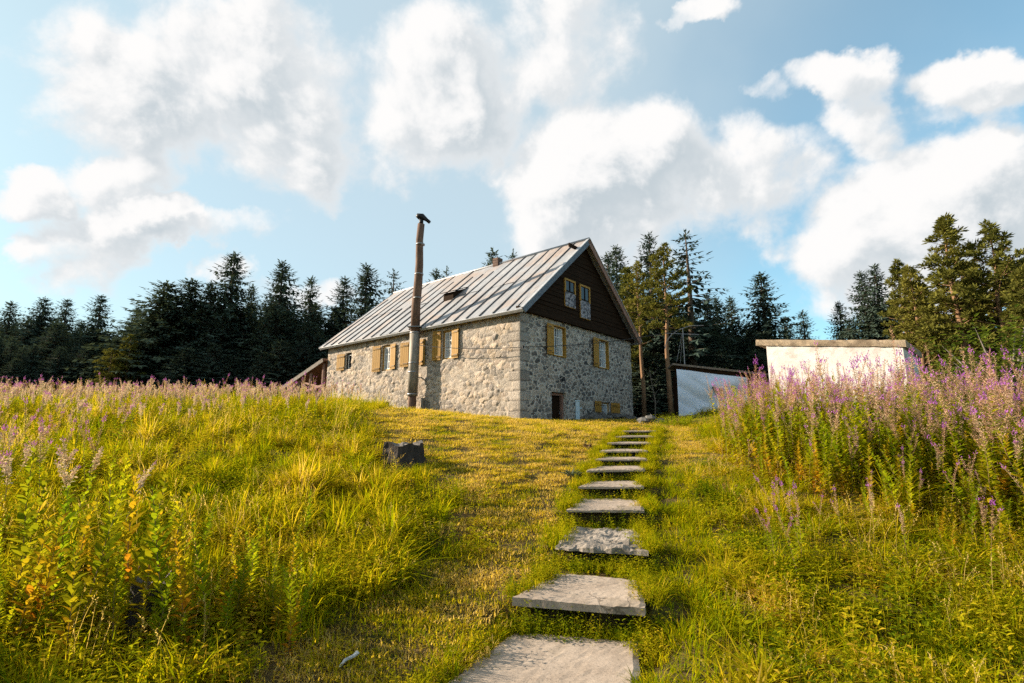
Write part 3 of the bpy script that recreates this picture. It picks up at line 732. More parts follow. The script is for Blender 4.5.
# slab with a worn, broken edge
nseg = 40; r = random.Random(4); V = []; F = []
tl_, tr_ = .215, .24
ring = []
def rim(u, dpt): 
    return zr + (zl-zr)*u/SW
outline = [(-.10 + (SW+.44)*i/nseg, .07) for i in range(nseg+1)] + [(SW+.34, .07 - (SD+.4)*i/20) for i in range(1,21)] + [(SW+.34 - (SW+.44)*i/nseg, -SD-.33) for i in range(1, nseg+1)] + [(-.10, -SD-.33 + (SD+.4)*i/20) for i in range(1,20)]
for k in range(4):
    for (u, y) in outline:
        e = r.uniform(0,.035) if k in (0,3) else r.uniform(0,.02)
        V.append((u - e*(1 if u > SW/2 else -1)*.6, y - e*(1 if y > -1 else -1), rim(u, y) + .004 + (tl_ * k/3) + (r.uniform(-.012,.012) if k in (1,2) else r.uniform(-.006,.012))))
L = len(outline)
F = [(k*L+i, (k+1)*L+i, (k+1)*L+(i+1)%L, k*L+(i+1)%L) for k in range(3) for i in range(L)] + [tuple(range(L)), tuple(3*L+i for i in reversed(range(L)))]
m = MB(); m.add(V, F); build('roof_slab', m, M['roofslab'], shed)

# ------------------------------------------------------------------ tarp shelter
ts0 = at(677, 366, 21.5); z_t = gz(ts0.x, ts0.y)
ang = R(-12)
tarp = thing('tarp_shelter', 'small plank shelter closed off with a hanging white tarpaulin', 'shelter', (ts0.x, ts0.y, z_t), ang)
Ht = ts0.z - z_t
W_ = 3.3
m = MB(); m.add([(-.2,-.25,Ht+.02),(W_+.3,-.25,Ht-.52),(W_+.3,2.2,Ht-.42),(-.2,2.2,Ht+.12),(-.2,-.25,Ht+.10),(W_+.3,-.25,Ht-.44),(W_+.3,2.2,Ht-.34),(-.2,2.2,Ht+.2)], [(0,3,2,1),(4,5,6,7),(0,1,5,4),(1,2,6,5),(2,3,7,6),(3,0,4,7)])
build('roof', m, M['wood_grey'], tarp)
m = MB(); m.beam((-.1,-.1,Ht-.12),(W_+.2,-.1,Ht-.63),.08,.2); build('beam', m, M['wood_dark'], tarp)
for x, h in ((0,Ht-.05),(1.7,Ht-.3),(W_,Ht-.53)):
    m = MB(); m.box(x-.08,x+.08,0,.16,-.4,h); build('post', m, M['wood_dark'], tarp)
m = MB(); m.box(0,W_,2.05,2.1,-.3,Ht-.25); build('back_boards', m, M['wood_dark'], tarp)
m = MB()
for k in range(4): m.beam((2.65,-.0,1.7-.32*k),(W_+1.2,-.0,1.62-.32*k),.04,.13)
build('rail', m, M['wood_grey'], tarp)
# tarp cloth with folds
nu, nv = 44, 30; V = []; F = []
for j in range(nv+1):
    for i in range(nu+1):
        u, v = i/nu, j/nv
        x = -.06 + 2.75*u; z = (Ht-.17-.155*x)*(1-v) + .02*v
        y = -.24 - .05*math.sin(u*9+v*4)*v - .16*math.sin(u*3.1)*math.sin(v*3.1)*math.sin(u*2+v*5) - .05*abs(math.sin((u-1.15*v)*8))*math.sin(v*3.1) - .06*math.sin((u*1.2+v*1.0)*7)*(1-v) - .006*math.sin((u-v)*9)
        V.append((x, y, z))
F = [(j*(nu+1)+i, j*(nu+1)+i+1, (j+1)*(nu+1)+i+1, (j+1)*(nu+1)+i) for j in range(nv) for i in range(nu)]
m = MB(); m.add(V, F); cl = build('tarpaulin', m, M['tarp'], tarp, smooth=True)
m = MB(); pts = [(1.28,1.18),(1.42,1.30),(1.62,1.26),(1.74,1.08),(1.70,.92),(1.55,.88),(1.42,.98)]
m.add([(x,-.36,z) for x, z in pts] + [(x,-.352,z) for x, z in pts], [tuple(range(7)), tuple(reversed(range(7,14)))] + [(i, 7+i, 7+(i+1)%7, (i+1)%7) for i in range(7)])
mk = build('printed_mark', m, M['tarpmark'], cl)
# mast with bent arm on the shelter
a = at(684.5, 361, 22.3); 
mast = thing('antenna_mast', 'thin metal mast with bent arm and stays on the shelter roof', 'mast', a)
m = MB(); m.tube([(0,0,-.3),(0,0,1.5)], .022, 6); build('pole', m, M['greymetal'], mast)
m = MB(); m.tube([(-.85,0,.55),(-.75,0,.9),(-.5,0,1.22),(-.1,0,1.45),(.35,0,1.6),(.95,0,1.62)], .018, 6); m.tube([(-.8,.1,1.28),(.75,.1,1.22)], .014, 6); build('arm', m, M['greymetal'], mast)
m = MB(); m.tube([(0,0,1.4),(-.35,0,-.05)], .008, 4); m.tube([(0,0,1.4),(-.15,.1,-.05)], .008, 4); build('stay', m, M['greymetal'], mast)
# overhead cable
A = at(418, 345, 24.2); K = hpt(-.35, -.45, 0); K.z = at(521, 347, K.y).z; B = a + Vector((-.1,0,1.42))
m = MB(); m.tube([A.lerp(K, t) - Vector((0,0,.12*4*t*(1-t))) for t in np.linspace(0,1,12)] + [K.lerp(B, t) - Vector((0,0,.18*4*t*(1-t))) for t in np.linspace(.08,1,16)], .016, 5)
tag(build('overhead_cable', m, M['cable']), 'thin black cable strung across the front of the house', 'cable')
q = K - Vector((HX, HY, HZ)); m = MB(); m.beam((0,0,q.z), (-.35,-.45,q.z), .03, .03); m.tube([(-.35,-.45,q.z-.06),(-.35,-.45,q.z+.06)], .035, 8); build('cable_bracket', m, M['blackmetal'], house)

# ------------------------------------------------------------------ trees
def kite(mb_v, mb_f, p, d, l, w, roll, droop=0):
    d = d.normalized(); s = d.cross(Vector((0,0,1)))
    if s.length < .05: s = Vector((1,0,0))
    s.normalize(); n = s.cross(d); s = s*math.cos(roll) + n*math.sin(roll)
    o = len(mb_v); e = p + d*l - Vector((0,0,droop)); mid = p + d*(l*.45) - Vector((0,0,droop*.25))
    mb_v += [tuple(p), tuple(mid + s*w), tuple(e), tuple(mid - s*w)]; mb_f.append((o, o+1, o+2, o+3))
def spruce_mesh(seed, H=15., base_r=3.4, skirt=.05, dens=1.2, gap=0.0, asym=0.0):
    r = random.Random(seed); V = []; F = []; var = []
    tr = MB(); tr.tube([(0,0,-.3),(0,0,H*.35),(.04,0,H*.7),(0,0,H*.99)], [.24,.17,.09,.015], 8)
    z = H*skirt; 
    while z < H*.985:
        f = z/H; L0 = base_r * ((1-f)**.66) * (1 - .42*math.exp(-(1-f)/.07)) * (1 if f > .12 else .8) + .10
        nb = max(4, int(7*dens*(1-.25*f)))
        ph0 = r.random()*6.28
        for b in range(nb):
            if r.random() < gap: continue
            ph = ph0 + 6.283*b/nb + r.uniform(-.3,.3)
            L = L0 * r.uniform(.68, 1.18) * (1 + asym*math.cos(ph)); up = .55*f**2 - .12 - .15*(1-f) + r.uniform(-.1,.1)
            d = Vector((math.cos(ph), math.sin(ph), up)).normalized(); p = Vector((0,0,z + r.uniform(-.12,.12)))
            side = Vector((-math.sin(ph), math.cos(ph), 0))
            bv = r.random()
            ns = max(3, int(L*3.6))
            if L > .7: tr.tube([p, p + d*L*.8 - Vector((0,0,.1*L*.6))], [.03,.008], 3, caps=False)
            for k in range(ns):
                t = (k + .6)/ns
                q = p + d*(L*t) + Vector((0,0,-.16*L*t*t + .10*L*t**4))
                l = (.28 + .42*(1-t)) * min(1, .35+L*.3) * r.uniform(.7,1.3)
                for sg in (-1, 1):
                    dd = d*r.uniform(.5,.9) + side*sg*r.uniform(.5,.9) + Vector((0,0,-.25+r.uniform(-.25,.2)))
                    kite(V, F, q, dd, l, l*.20, r.uniform(-.6,.6), .06); var.append(min(1, max(0, bv*.5 + .25*r.random() + .25*t)))
                if r.random() < .8:
                    dd = d*.4 + side*r.uniform(-.5,.5) + Vector((0,0,-1)); kite(V, F, q, dd, l*.95, l*.22, r.uniform(-.8,.8)); var.append(bv*.5 + .3*r.random())
            kite(V, F, p + d*L*.85 + Vector((0,0,-.06*L)), d + Vector((0,0,.15)), .3+.1*L, .05, r.uniform(-.5,.5)); var.append(.9)
        z += (.24 + .30*(1-f)) / dens * r.uniform(.8,1.2) * (H/15)
    for k in range(10): kite(V, F, Vector((0,0,H*(.955+.004*k))), Vector((r.uniform(-.5,.5), r.uniform(-.5,.5), 1)), .3, .04, r.random()*3); var.append(.8)
    tm = tr.mesh('trunk', M['bark'], True)
    me = bpy.data.meshes.new('crown'); me.from_pydata(V, [], F); me.materials.append(M['spruce']); setvar(me, var)
    return tm, me
def pine_mesh(seed, H=11., bare=.3, R0=1.9, nb=74, mat_='pine', spread=1.0, lean=0.0, clump=(.27,.43), topw=.45):
    r = random.Random(seed); V = []; F = []; var = []
    tr = MB(); sw = [r.uniform(-.12,.12) for _ in range(6)]
    pts = [Vector((sw[i]*(i > 0) + lean*(i/5)**2, sw[5-i]*(i > 0)*.6, H*.97*i/5 - (.3 if i == 0 else 0))) for i in range(6)]
    tr.tube(pts, [.20,.165,.135,.10,.06,.02], 9, jit=.05)
    def trunk_at(z):
        f = min(.999, max(0, z/(H*.97)))*5; i = int(f); return pts[i].lerp(pts[min(5,i+1)], f-i)
    for b in range(nb):
        f = bare + (1-bare)*((b+r.random())/nb)
        z = H*f*.97; ff = (f-bare)/(1-bare)
        L = R0*spread*(math.sin(math.pi*min(1, .18+.82*ff))**.7*(1-topw*ff) + .10)*r.uniform(.55,1.2)
        ph = b*2.4 + r.uniform(-.5,.5); up = .10 + .55*ff + r.uniform(-.2,.25)
        d = Vector((math.cos(ph), math.sin(ph), up)).normalized(); p = trunk_at(z); side = Vector((-math.sin(ph), math.cos(ph), 0))
        e = p + d*L; tr.tube([p, p + d*L*.55 - Vector((0,0,.05*L)), e], [.045*(1.2-ff),.028*(1.2-ff),.01], 4, caps=False)
        nc = max(2, int(L*3.4)); bv = r.random()
        for c in range(nc):
            t = .32 + .68*(c+.7)/nc
            cen = p + d*(L*t) + side*r.uniform(-.35,.35)*L*.6*t + Vector((0,0,r.uniform(-.06,.2)))
            rad = r.uniform(*clump)
            for k in range(44):
                th = r.random()*6.283; uz = r.uniform(-.55,1)
                q = math.sqrt(max(0, 1-uz*uz)); dd = Vector((q*math.cos(th), q*math.sin(th), uz))
                st = cen + dd*rad*r.uniform(0,.5)
                kite(V, F, st, dd + d*.35, rad*r.uniform(.45,.9), .024+.03*r.random(), r.random()*3.1); var.append(min(1, .45*bv + .4*r.random() + .15*(uz > .2)))
    for b in range(int(bare*14)):
        z = H*r.uniform(.06, bare); ph = r.random()*6.28; p = trunk_at(z); d = Vector((math.cos(ph), math.sin(ph), r.uniform(-.1,.3)))
        tr.tube([p, p + d*r.uniform(.3,1.1)], [.022,.006], 4, caps=False)
    tm = tr.mesh('trunk', M['pinebark'], True)
    me = bpy.data.meshes.new('crown'); me.from_pydata(V, [], F); me.materials.append(M[mat_]); setvar(me, var)
    return tm, me
SPR = [spruce_mesh(1), spruce_mesh(2, base_r=3.1), spruce_mesh(3, base_r=4.0, dens=1.3), spruce_mesh(4, base_r=2.8, gap=.18), spruce_mesh(5, base_r=3.4, asym=.2), spruce_mesh(6, base_r=3.0, gap=.3, dens=.8)]
PIN = [pine_mesh(11), pine_mesh(12, R0=1.7, bare=.22), pine_mesh(13, R0=2.3, bare=.30, nb=72), pine_mesh(14, R0=2.1, bare=.10, nb=84), pine_mesh(15, H=11, R0=1.6, bare=.40, nb=44)]
def plant_tree(name, meshes, H0, loc, height, wscale, label, cat, group=None, rz=None):
    t = thing(name, label, cat, loc, random.random()*6.28 if rz is None else rz, group)
    s = height / H0; ws = wscale * (1.5 if name == 'spruce_tree' else 1.02); t.scale = (s*ws, s*ws, s)
    link('trunk', meshes[0], t); link('crown', meshes[1], t); return t
def tree_at(px, py, y, meshes, H0, wscale, label, name='spruce_tree', cat='spruce', group=None, rz=None, sink=0):
    p = at(px, py, y); z0 = gz(p.x, y) - sink
    return plant_tree(name, meshes, H0, (p.x, y, z0), p.z - z0, wscale, label, cat, group, rz)
GL = 'spruces in the dark wood left of the house'
named_left = [
 (12,301,47,1,1.0,'slim dark spruce at the left edge of the picture'),
 (45,297,46,2,.9,'dark spruce with a pointed tip, second from the left edge'),
 (68,299,49,0,.95,'dark spruce directly right of the second from the left edge'),
 (102,295,46,0,1.0,'spruce standing apart left of the broad shaggy pine'),
 (235,253,44,0,1.05,'tallest spruce of the left wood, a sharp dark spire'),
 (283,261,46,4,.95,'tall spruce second in height in the left wood, right of the tallest spire'),
 (253,284,47,1,.7,'thin spire squeezed right beside the tallest spruce of the left wood'),
 (312,276,50,3,.9,'spruce with gappy crown above the wooden lean-to'),
 (345,277,50,0,.9,'spruce behind the low end of the metal roof'),
 (367,264,48,4,.95,'spruce with uneven crown above the far end of the metal roof'),
]
for (px, py, y, k, w, lab) in named_left: tree_at(px, py, y, SPR[k], 15, w, lab, group=GL)
tree_at(394, 269, 52, SPR[5], 15, .95, 'open gappy spruce peeking over the roof just left of the stove pipe', group=GL)
tree_at(436, 268, 56, SPR[3], 15, .8, 'small spruce tip above the ridge right of the stove pipe', group=GL)
tree_at(447, 266, 58, SPR[5], 15, .7, 'thinner of the two spruce tips above the ridge right of the stove pipe', group=GL)
tree_at(493, 248, 55, SPR[3], 15, .8, 'spruce tip rising behind the brick stack on the ridge', group=GL)
tree_at(513, 249, 58, SPR[5], 15, .7, 'thin spruce tip just right of the brick stack on the ridge', group=GL)
def broad_tree(px, py, y, k, w, lab): return tree_at(px, py, y, PIN[k], 11, w, lab, 'pine_tree', 'pine', 'shaggy pines at the left wood edge')
LPIN = [pine_mesh(31, R0=2.6, bare=.05, nb=62, mat_='spruce', clump=(.4,.6), topw=.35), pine_mesh(32, R0=2.0, bare=.03, nb=48, mat_='pine', clump=(.3,.5), topw=.3)]
GP = 'shaggy pines at the edge of the left wood'
for (px, py, y, w, lab) in ((168,281,42,1.15,'broad shaggy pine left of the tallest spire, the outer of two'),(193,279,43,1.0,'broad shaggy pine left of the tallest spire, the inner of two'),(139,307,45,.85,'loose crowned pine left of the broad shaggy ones'),(212,282,44,.9,'narrow shaggy pine touching the tallest spire')):
    tree_at(px, py, y, SPR[2 if w > .95 else 4], 15, w*1.25, lab.replace('pine', 'spruce'), group='shaggy spruces of the left wood')
tree_at(113, 349, 38, LPIN[1], 11, 1.5, 'young sunlit green pine in front of the dark left wood', 'pine_tree', 'pine', GP)
tree_at(132, 335, 39, LPIN[1], 11, 1.1, 'young pine half shaded beside the sunlit young one', 'pine_tree', 'pine', GP)
r = random.Random(99)
for i in range(56):
    px = -45 + 385*i/55 + r.uniform(-7,7); py = np.interp(px, [-60,10,60,110,170,235,290,340], [318,322,318,325,312,295,296,302]) + r.uniform(2,30)
    tree_at(px, py, r.uniform(40,58), SPR[r.randrange(5)], 15, r.uniform(1.1,1.5), 'dark spruce merged into the dense wood left of the house', group=GL)
for i in range(40):
    px = -50 + 390*i/39 + r.uniform(-4,4)
    tree_at(px, r.uniform(318,344), r.uniform(56,66), SPR[r.randrange(5)], 15, r.uniform(1.4,1.8), 'dark spruce far back in the wood left of the house', group=GL)
for i in range(16):
    px = -30 + 360*i/15 + r.uniform(-8,8)
    tree_at(px, r.uniform(338,360), r.uniform(38,41), SPR[r.randrange(5)], 15, r.uniform(1.3,1.7), 'young dark spruce along the front of the wood left of the house', group='young spruces fronting the left wood')
GR = 'spruces in the dark wood right of the house'
named_right = [
 (607,252,40,3,.8,'spruce tip right behind the right slope of the house roof'),(616,246,42,0,.8,'spruce tip just right of the gable peak'),
 (649,232,36,3,.85,'tall thin spruce behind the bare pine trunks'),(685,230,34,5,1.15,'open spruce with ragged drooping limbs above the tarp shelter'),
 (706,293,40,1,.9,'dark spruce right of the ragged open one'),(716,297,41,4,.8,'short dark spruce second to the right of the ragged open one'),(730,297,42,0,.9,'dark spruce left of the lone pointed one'),
 (760,273,40,0,1.1,'lone pointed spruce left of the shed roof corner'),(785,316,46,1,.9,'small spruce just above the shed roof, left one'),(802,310,46,3,.95,'small spruce just above the shed roof, right one'),
]
for (px, py, y, k, w, lab) in named_right: tree_at(px, py, y, SPR[k], 15, w, lab, group=GR)
for i in range(22):
    px = 628 + 135*i/21 + r.uniform(-4,4); py = np.interp(px, [600,640,690,720,780], [288,282,298,318,335]) + r.uniform(0,26)
    tree_at(px, py, r.uniform(38,48), SPR[r.randrange(5)], 15, r.uniform(1.1,1.5), 'dark spruce merged into the dense wood right of the house', group=GR)
for i in range(14):
    px = 640 + 125*i/13
    tree_at(px, r.uniform(318,345), r.uniform(48,56), SPR[r.randrange(5)], 15, r.uniform(1.4,1.8), 'dark spruce far back in the wood right of the house', group=GR)
for i in range(10):
    px = 640 + 125*i/9 + r.uniform(-4,4)
    tree_at(px, r.uniform(345,365), r.uniform(32,36), SPR[r.randrange(5)], 15, r.uniform(1.4,1.8), 'low dark spruce behind the tarp shelter', group='low spruces behind the tarp shelter')
# bare trunked pines beside the house
TP = [pine_mesh(41, H=13, bare=.50, R0=1.75, nb=42, topw=.5), pine_mesh(42, H=13, bare=.56, R0=1.5, nb=34, topw=.5)]
tree_at(662, 243, 29, TP[0], 13, 1.0, 'pine with a tall bare pale trunk nearest the tarp shelter', 'pine_tree', 'pine', 'pines with bare trunks beside the house', rz=1.0)
tree_at(637, 262, 31, TP[1], 13, .95, 'pine with a bare trunk right at the house corner', 'pine_tree', 'pine', 'pines with bare trunks beside the house', rz=4.0)
tree_at(626, 268, 34, PIN[1], 11, .9, 'sunlit pine half hidden behind the house roof slope', 'pine_tree', 'pine', 'pines with bare trunks beside the house', rz=2.0)
# right hand sunlit pines
GPR = 'sunlit pines on the right'
for (px, py, y, k, w, lab, rz) in (
 (943,217,22,1,1.05,'tallest sunlit pine on the right, with spire top',.3), (987,226,21,2,1.0,'rounded sunlit pine right of the tallest, showing its orange forked trunk',2.4),
 (909,266,24,3,.95,'bushy sunlit pine left of the tallest on the right',4.1), (897,261,25,1,.85,'slim sunlit pine between the bushy one and the shed pair',5.0),
 (1022,266,19,3,1.15,'dark pine cut by the right edge of the picture',1.2), (925,310,26,3,1.1,'low pine filling the gap beneath the tallest on the right',3.3),
 (965,300,25,3,1.2,'low pine between the tallest and the rounded one',2.9)):
    tree_at(px, py, y, PIN[k], 11, w, lab, 'pine_tree', 'pine', GPR, rz)
for (px, py, y, k, w, lab) in ((958,262,27,3,1.3,'dark pine behind the two tallest right pines, in the gap between them'),(1003,262,25,0,1.25,'dark pine directly behind the rounded right pine'),(922,285,27,3,1.25,'pine behind the bushy one, filling the gap to the tallest'),(1040,250,23,2,1.3,'pine just past the right picture edge, only its limbs reaching in')):
    tree_at(px, py, y, PIN[k], 11, w, lab, 'pine_tree', 'pine', GPR)
for (px, py, y, k, w, lab) in ((874,264,28,4,.85,'narrow spruce behind the shed, taller of the pair'),(860,271,29,1,.8,'narrow spruce behind the shed, shorter of the pair'),(838,302,32,0,.85,'small spruce left of the pair behind the shed'),(849,318,30,2,.8,'low spruce tucked left of the pair behind the shed'),(888,300,29,2,.85,'low spruce tucked right of the pair behind the shed')):
    tree_at(px, py, y, SPR[k], 15, w, lab, group='spruces behind the shed')
for i in range(8):
    px = 905 + 18*i; tree_at(px, r.uniform(330,352), r.uniform(26,31), SPR[r.randrange(5)], 15, r.uniform(1.2,1.6), 'low dark spruce in the shade under the sunlit pines', group='low spruces under the sunlit pines')
# small tree just outside the left of the frame whose shade falls on the foreground
plant_tree('spruce_tree', SPR[2], 15, (-6.9, 4.4, gz(-6.9, 4.4)), 2.1, 1.3, 'small dense spruce at the left border of the meadow', 'spruce')
# bare sapling
a = at(655, 415, 24)
m = MB(); m.tube([(0,0,-.2),(.05,0,.9),(-.1,0,1.8),(-.16,0,2.4)], [.035,.03,.02,.006], 6)
for k in range(7): z = .6+.25*k; m.tube([(0,0,z),(.3*(-1)**k,.1,z+.4)], [.014,.004], 4)
o = build('bare_sapling', m, M['wood_grey']); o.location = (a.x, a.y, gz(a.x, a.y)); tag(o, 'leafless grey sapling between the pine trunks', 'sapling')

# ------------------------------------------------------------------ stumps
def stump(name, loc, rad, h, label, flare=1.35, rough=.12):
    r = random.Random(int(rad*1000)); mb = MB(); n = 28; V = []; rings = 8
    prof = [r.uniform(-1,1) for _ in range(n)]
    for k in range(rings):
        f = k/(rings-1)
        for i in range(n):
            a = 6.283*i/n; q = rad*(1 + (flare-1)*(1-f)**2.2 + rough*prof[i]*(1-.4*f) + .05*math.sin(5*a+1) + r.uniform(-.03,.03))
            zz = -.15 + (h+.15)*f + (r.uniform(-.12,.05) + .07*math.sin(2*a+.5) + .05*math.sin(5*a) if k == rings-1 else 0)*h
            V.append((q*math.cos(a), q*math.sin(a), zz))
    F = [(k*n+i, k*n+(i+1)%n, (k+1)*n+(i+1)%n, (k+1)*n+i) for k in range(rings-1) for i in range(n)]
    mb.add(V, F)
    t = thing(name, label, 'tree stump', loc)
    build('bark_side', mb, M['stumpbark'], t)
    top = MB(); o = (rings-1)*n; T = [V[o+i] for i in range(n)]; T2 = [(x*.55, y*.55, h*.93 + r.uniform(-.02,.02)) for x, y, z in T]
    top.add(T + T2 + [(0,0,h*.92)], [(i, (i+1)%n, n+(i+1)%n, n+i) for i in range(n)] + [(n+i, n+(i+1)%n, 2*n) for i in range(n)]); build('cut_top', top, M['wood_grey'], t)
    return t
M['stumpbark'] = simple('stump_wood', (.012,.010,.009), (.06,.046,.038), 5, .95, stretch=(2,2,.4), bump=1, bdist=.03)
SY = 10.2; sp_ = at(402, 461, SY); stump('tree_stump', (sp_.x, SY, gz(sp_.x, SY)-.02), .37, .42, 'dark weathered tree stump in the dry grass left of the path', 1.4, .16)
SY2 = 4.75; sp2 = at(150, 600, SY2); stump('tree_stump', (sp2.x, SY2, gz(sp2.x, SY2)), .14, .46, 'small grey topped stump half hidden among the front left weeds', 1.1, .06)

# ------------------------------------------------------------------ grass: instanced tufts, one object per kind of stuff
def leafmesh(name, V, F, var, mats, mi=None):
    me = bpy.data.meshes.new(name); me.from_pydata(V, [], F)
    for mm in mats: me.materials.append(mm)
    if mi: me.polygons.foreach_set('material_index', mi)
    setvar(me, var); return me
def blade(V, F, var, p, az, h, w, bend, v, seg=3):
    d = Vector((math.cos(az), math.sin(az), 0)); s = Vector((-d.y, d.x, 0)); o = len(V)
    for k in range(seg):
        t = k/seg; q = p + d*(bend*h*t*t) + Vector((0,0,h*(t - .35*bend*t*t))); ww = w*(1-.55*t)/2
        V.append(tuple(q - s*ww)); V.append(tuple(q + s*ww))
    q = p + d*(bend*h) + Vector((0,0,h*(1-.35*bend))); V.append(tuple(q))
    for k in range(seg-1): F.append((o+2*k, o+2*k+1, o+2*k+3, o+2*k+2)); var.append(v)
    F.append((o+2*seg-2, o+2*seg-1, o+2*seg)); var.append(v)
def tuft(seed, n, rad, h0, h1, w0, w1, bend, spread=.6):
    r = random.Random(seed); V, F, var = [], [], []
    for i in range(n):
        a = r.random()*6.283; q = rad*math.sqrt(r.random()); p = Vector((q*math.cos(a), q*math.sin(a), -.02))
        az = a + r.uniform(-1.2,1.2) if r.random() < spread else r.random()*6.283
        blade(V, F, var, p, az, r.uniform(h0,h1), r.uniform(w0,w1), r.uniform(.05,bend), r.random()**1.3)
    return V, F, var
def oval_leaf(V, F, var, p, d, l, w, v, fold=.15):
    d = d.normalized(); s = d.cross(Vector((0,0,1))); s = s.normalized() if s.length > .01 else Vector((1,0,0)); n = s.cross(d)
    o = len(V); mid = p + d*l*.45 - n*0
    V += [tuple(p), tuple(p+d*l*.28+s*w*.42+n*fold*w), tuple(p+d*l*.62+s*w*.40+n*fold*w), tuple(p+d*l - n*l*.12), tuple(p+d*l*.62-s*w*.40+n*fold*w), tuple(p+d*l*.28-s*w*.42+n*fold*w), tuple(mid)]
    F += [(o,o+1,o+6),(o+1,o+2,o+6),(o+2,o+3,o+6),(o+3,o+4,o+6),(o+4,o+5,o+6),(o+5,o,o+6)]; var += [v]*6
def forb(seed, stems, rad, h0, h1, l0, l1):
    r = random.Random(seed); V, F, var = [], [], []
    for i in range(stems):
        a = r.random()*6.283; q = rad*math.sqrt(r.random()); p = Vector((q*math.cos(a), q*math.sin(a), 0)); h = r.uniform(h0,h1)
        top = p + Vector((r.uniform(-.25,.25)*h, r.uniform(-.25,.25)*h, h)); v0 = r.random()
        blade(V, F, var, p, r.random()*6.28, h, .006, .1, v0, 2)
        k = r.randint(4,8)
        for j in range(k):
            t = (j+1)/k; ph = j*2.4+r.random(); l = r.uniform(l0,l1)*(1.1-.4*t)
            oval_leaf(V, F, var, p.lerp(top, t), Vector((math.cos(ph), math.sin(ph), r.uniform(-.1,.7))), l, l*r.uniform(.38,.6), min(1, v0*.6+.4*r.random()))
    return V, F, var
def seedhead(seed, n, rad, h0, h1):
    r = random.Random(seed); V, F, var = [], [], []
    for i in range(n):
        a = r.random()*6.283; q = rad*math.sqrt(r.random()); p = Vector((q*math.cos(a), q*math.sin(a), 0)); h = r.uniform(h0,h1); az = r.random()*6.28; bend = r.uniform(.05,.4)
        blade(V, F, var, p, az, h, .004, bend, .85, 3)
        top = p + Vector((math.cos(az),math.sin(az),0))*bend*h + Vector((0,0,h*(1-.35*bend)))
        for k in range(9):
            q2 = top - Vector((0,0,.014*k)) - Vector((math.cos(az),math.sin(az),0))*bend*.02*k
            kite(V, F, q2, Vector((r.uniform(-1,1), r.uniform(-1,1), .9)), .022, .004, r.random()*3); var.append(1.0)
    return V, F, var

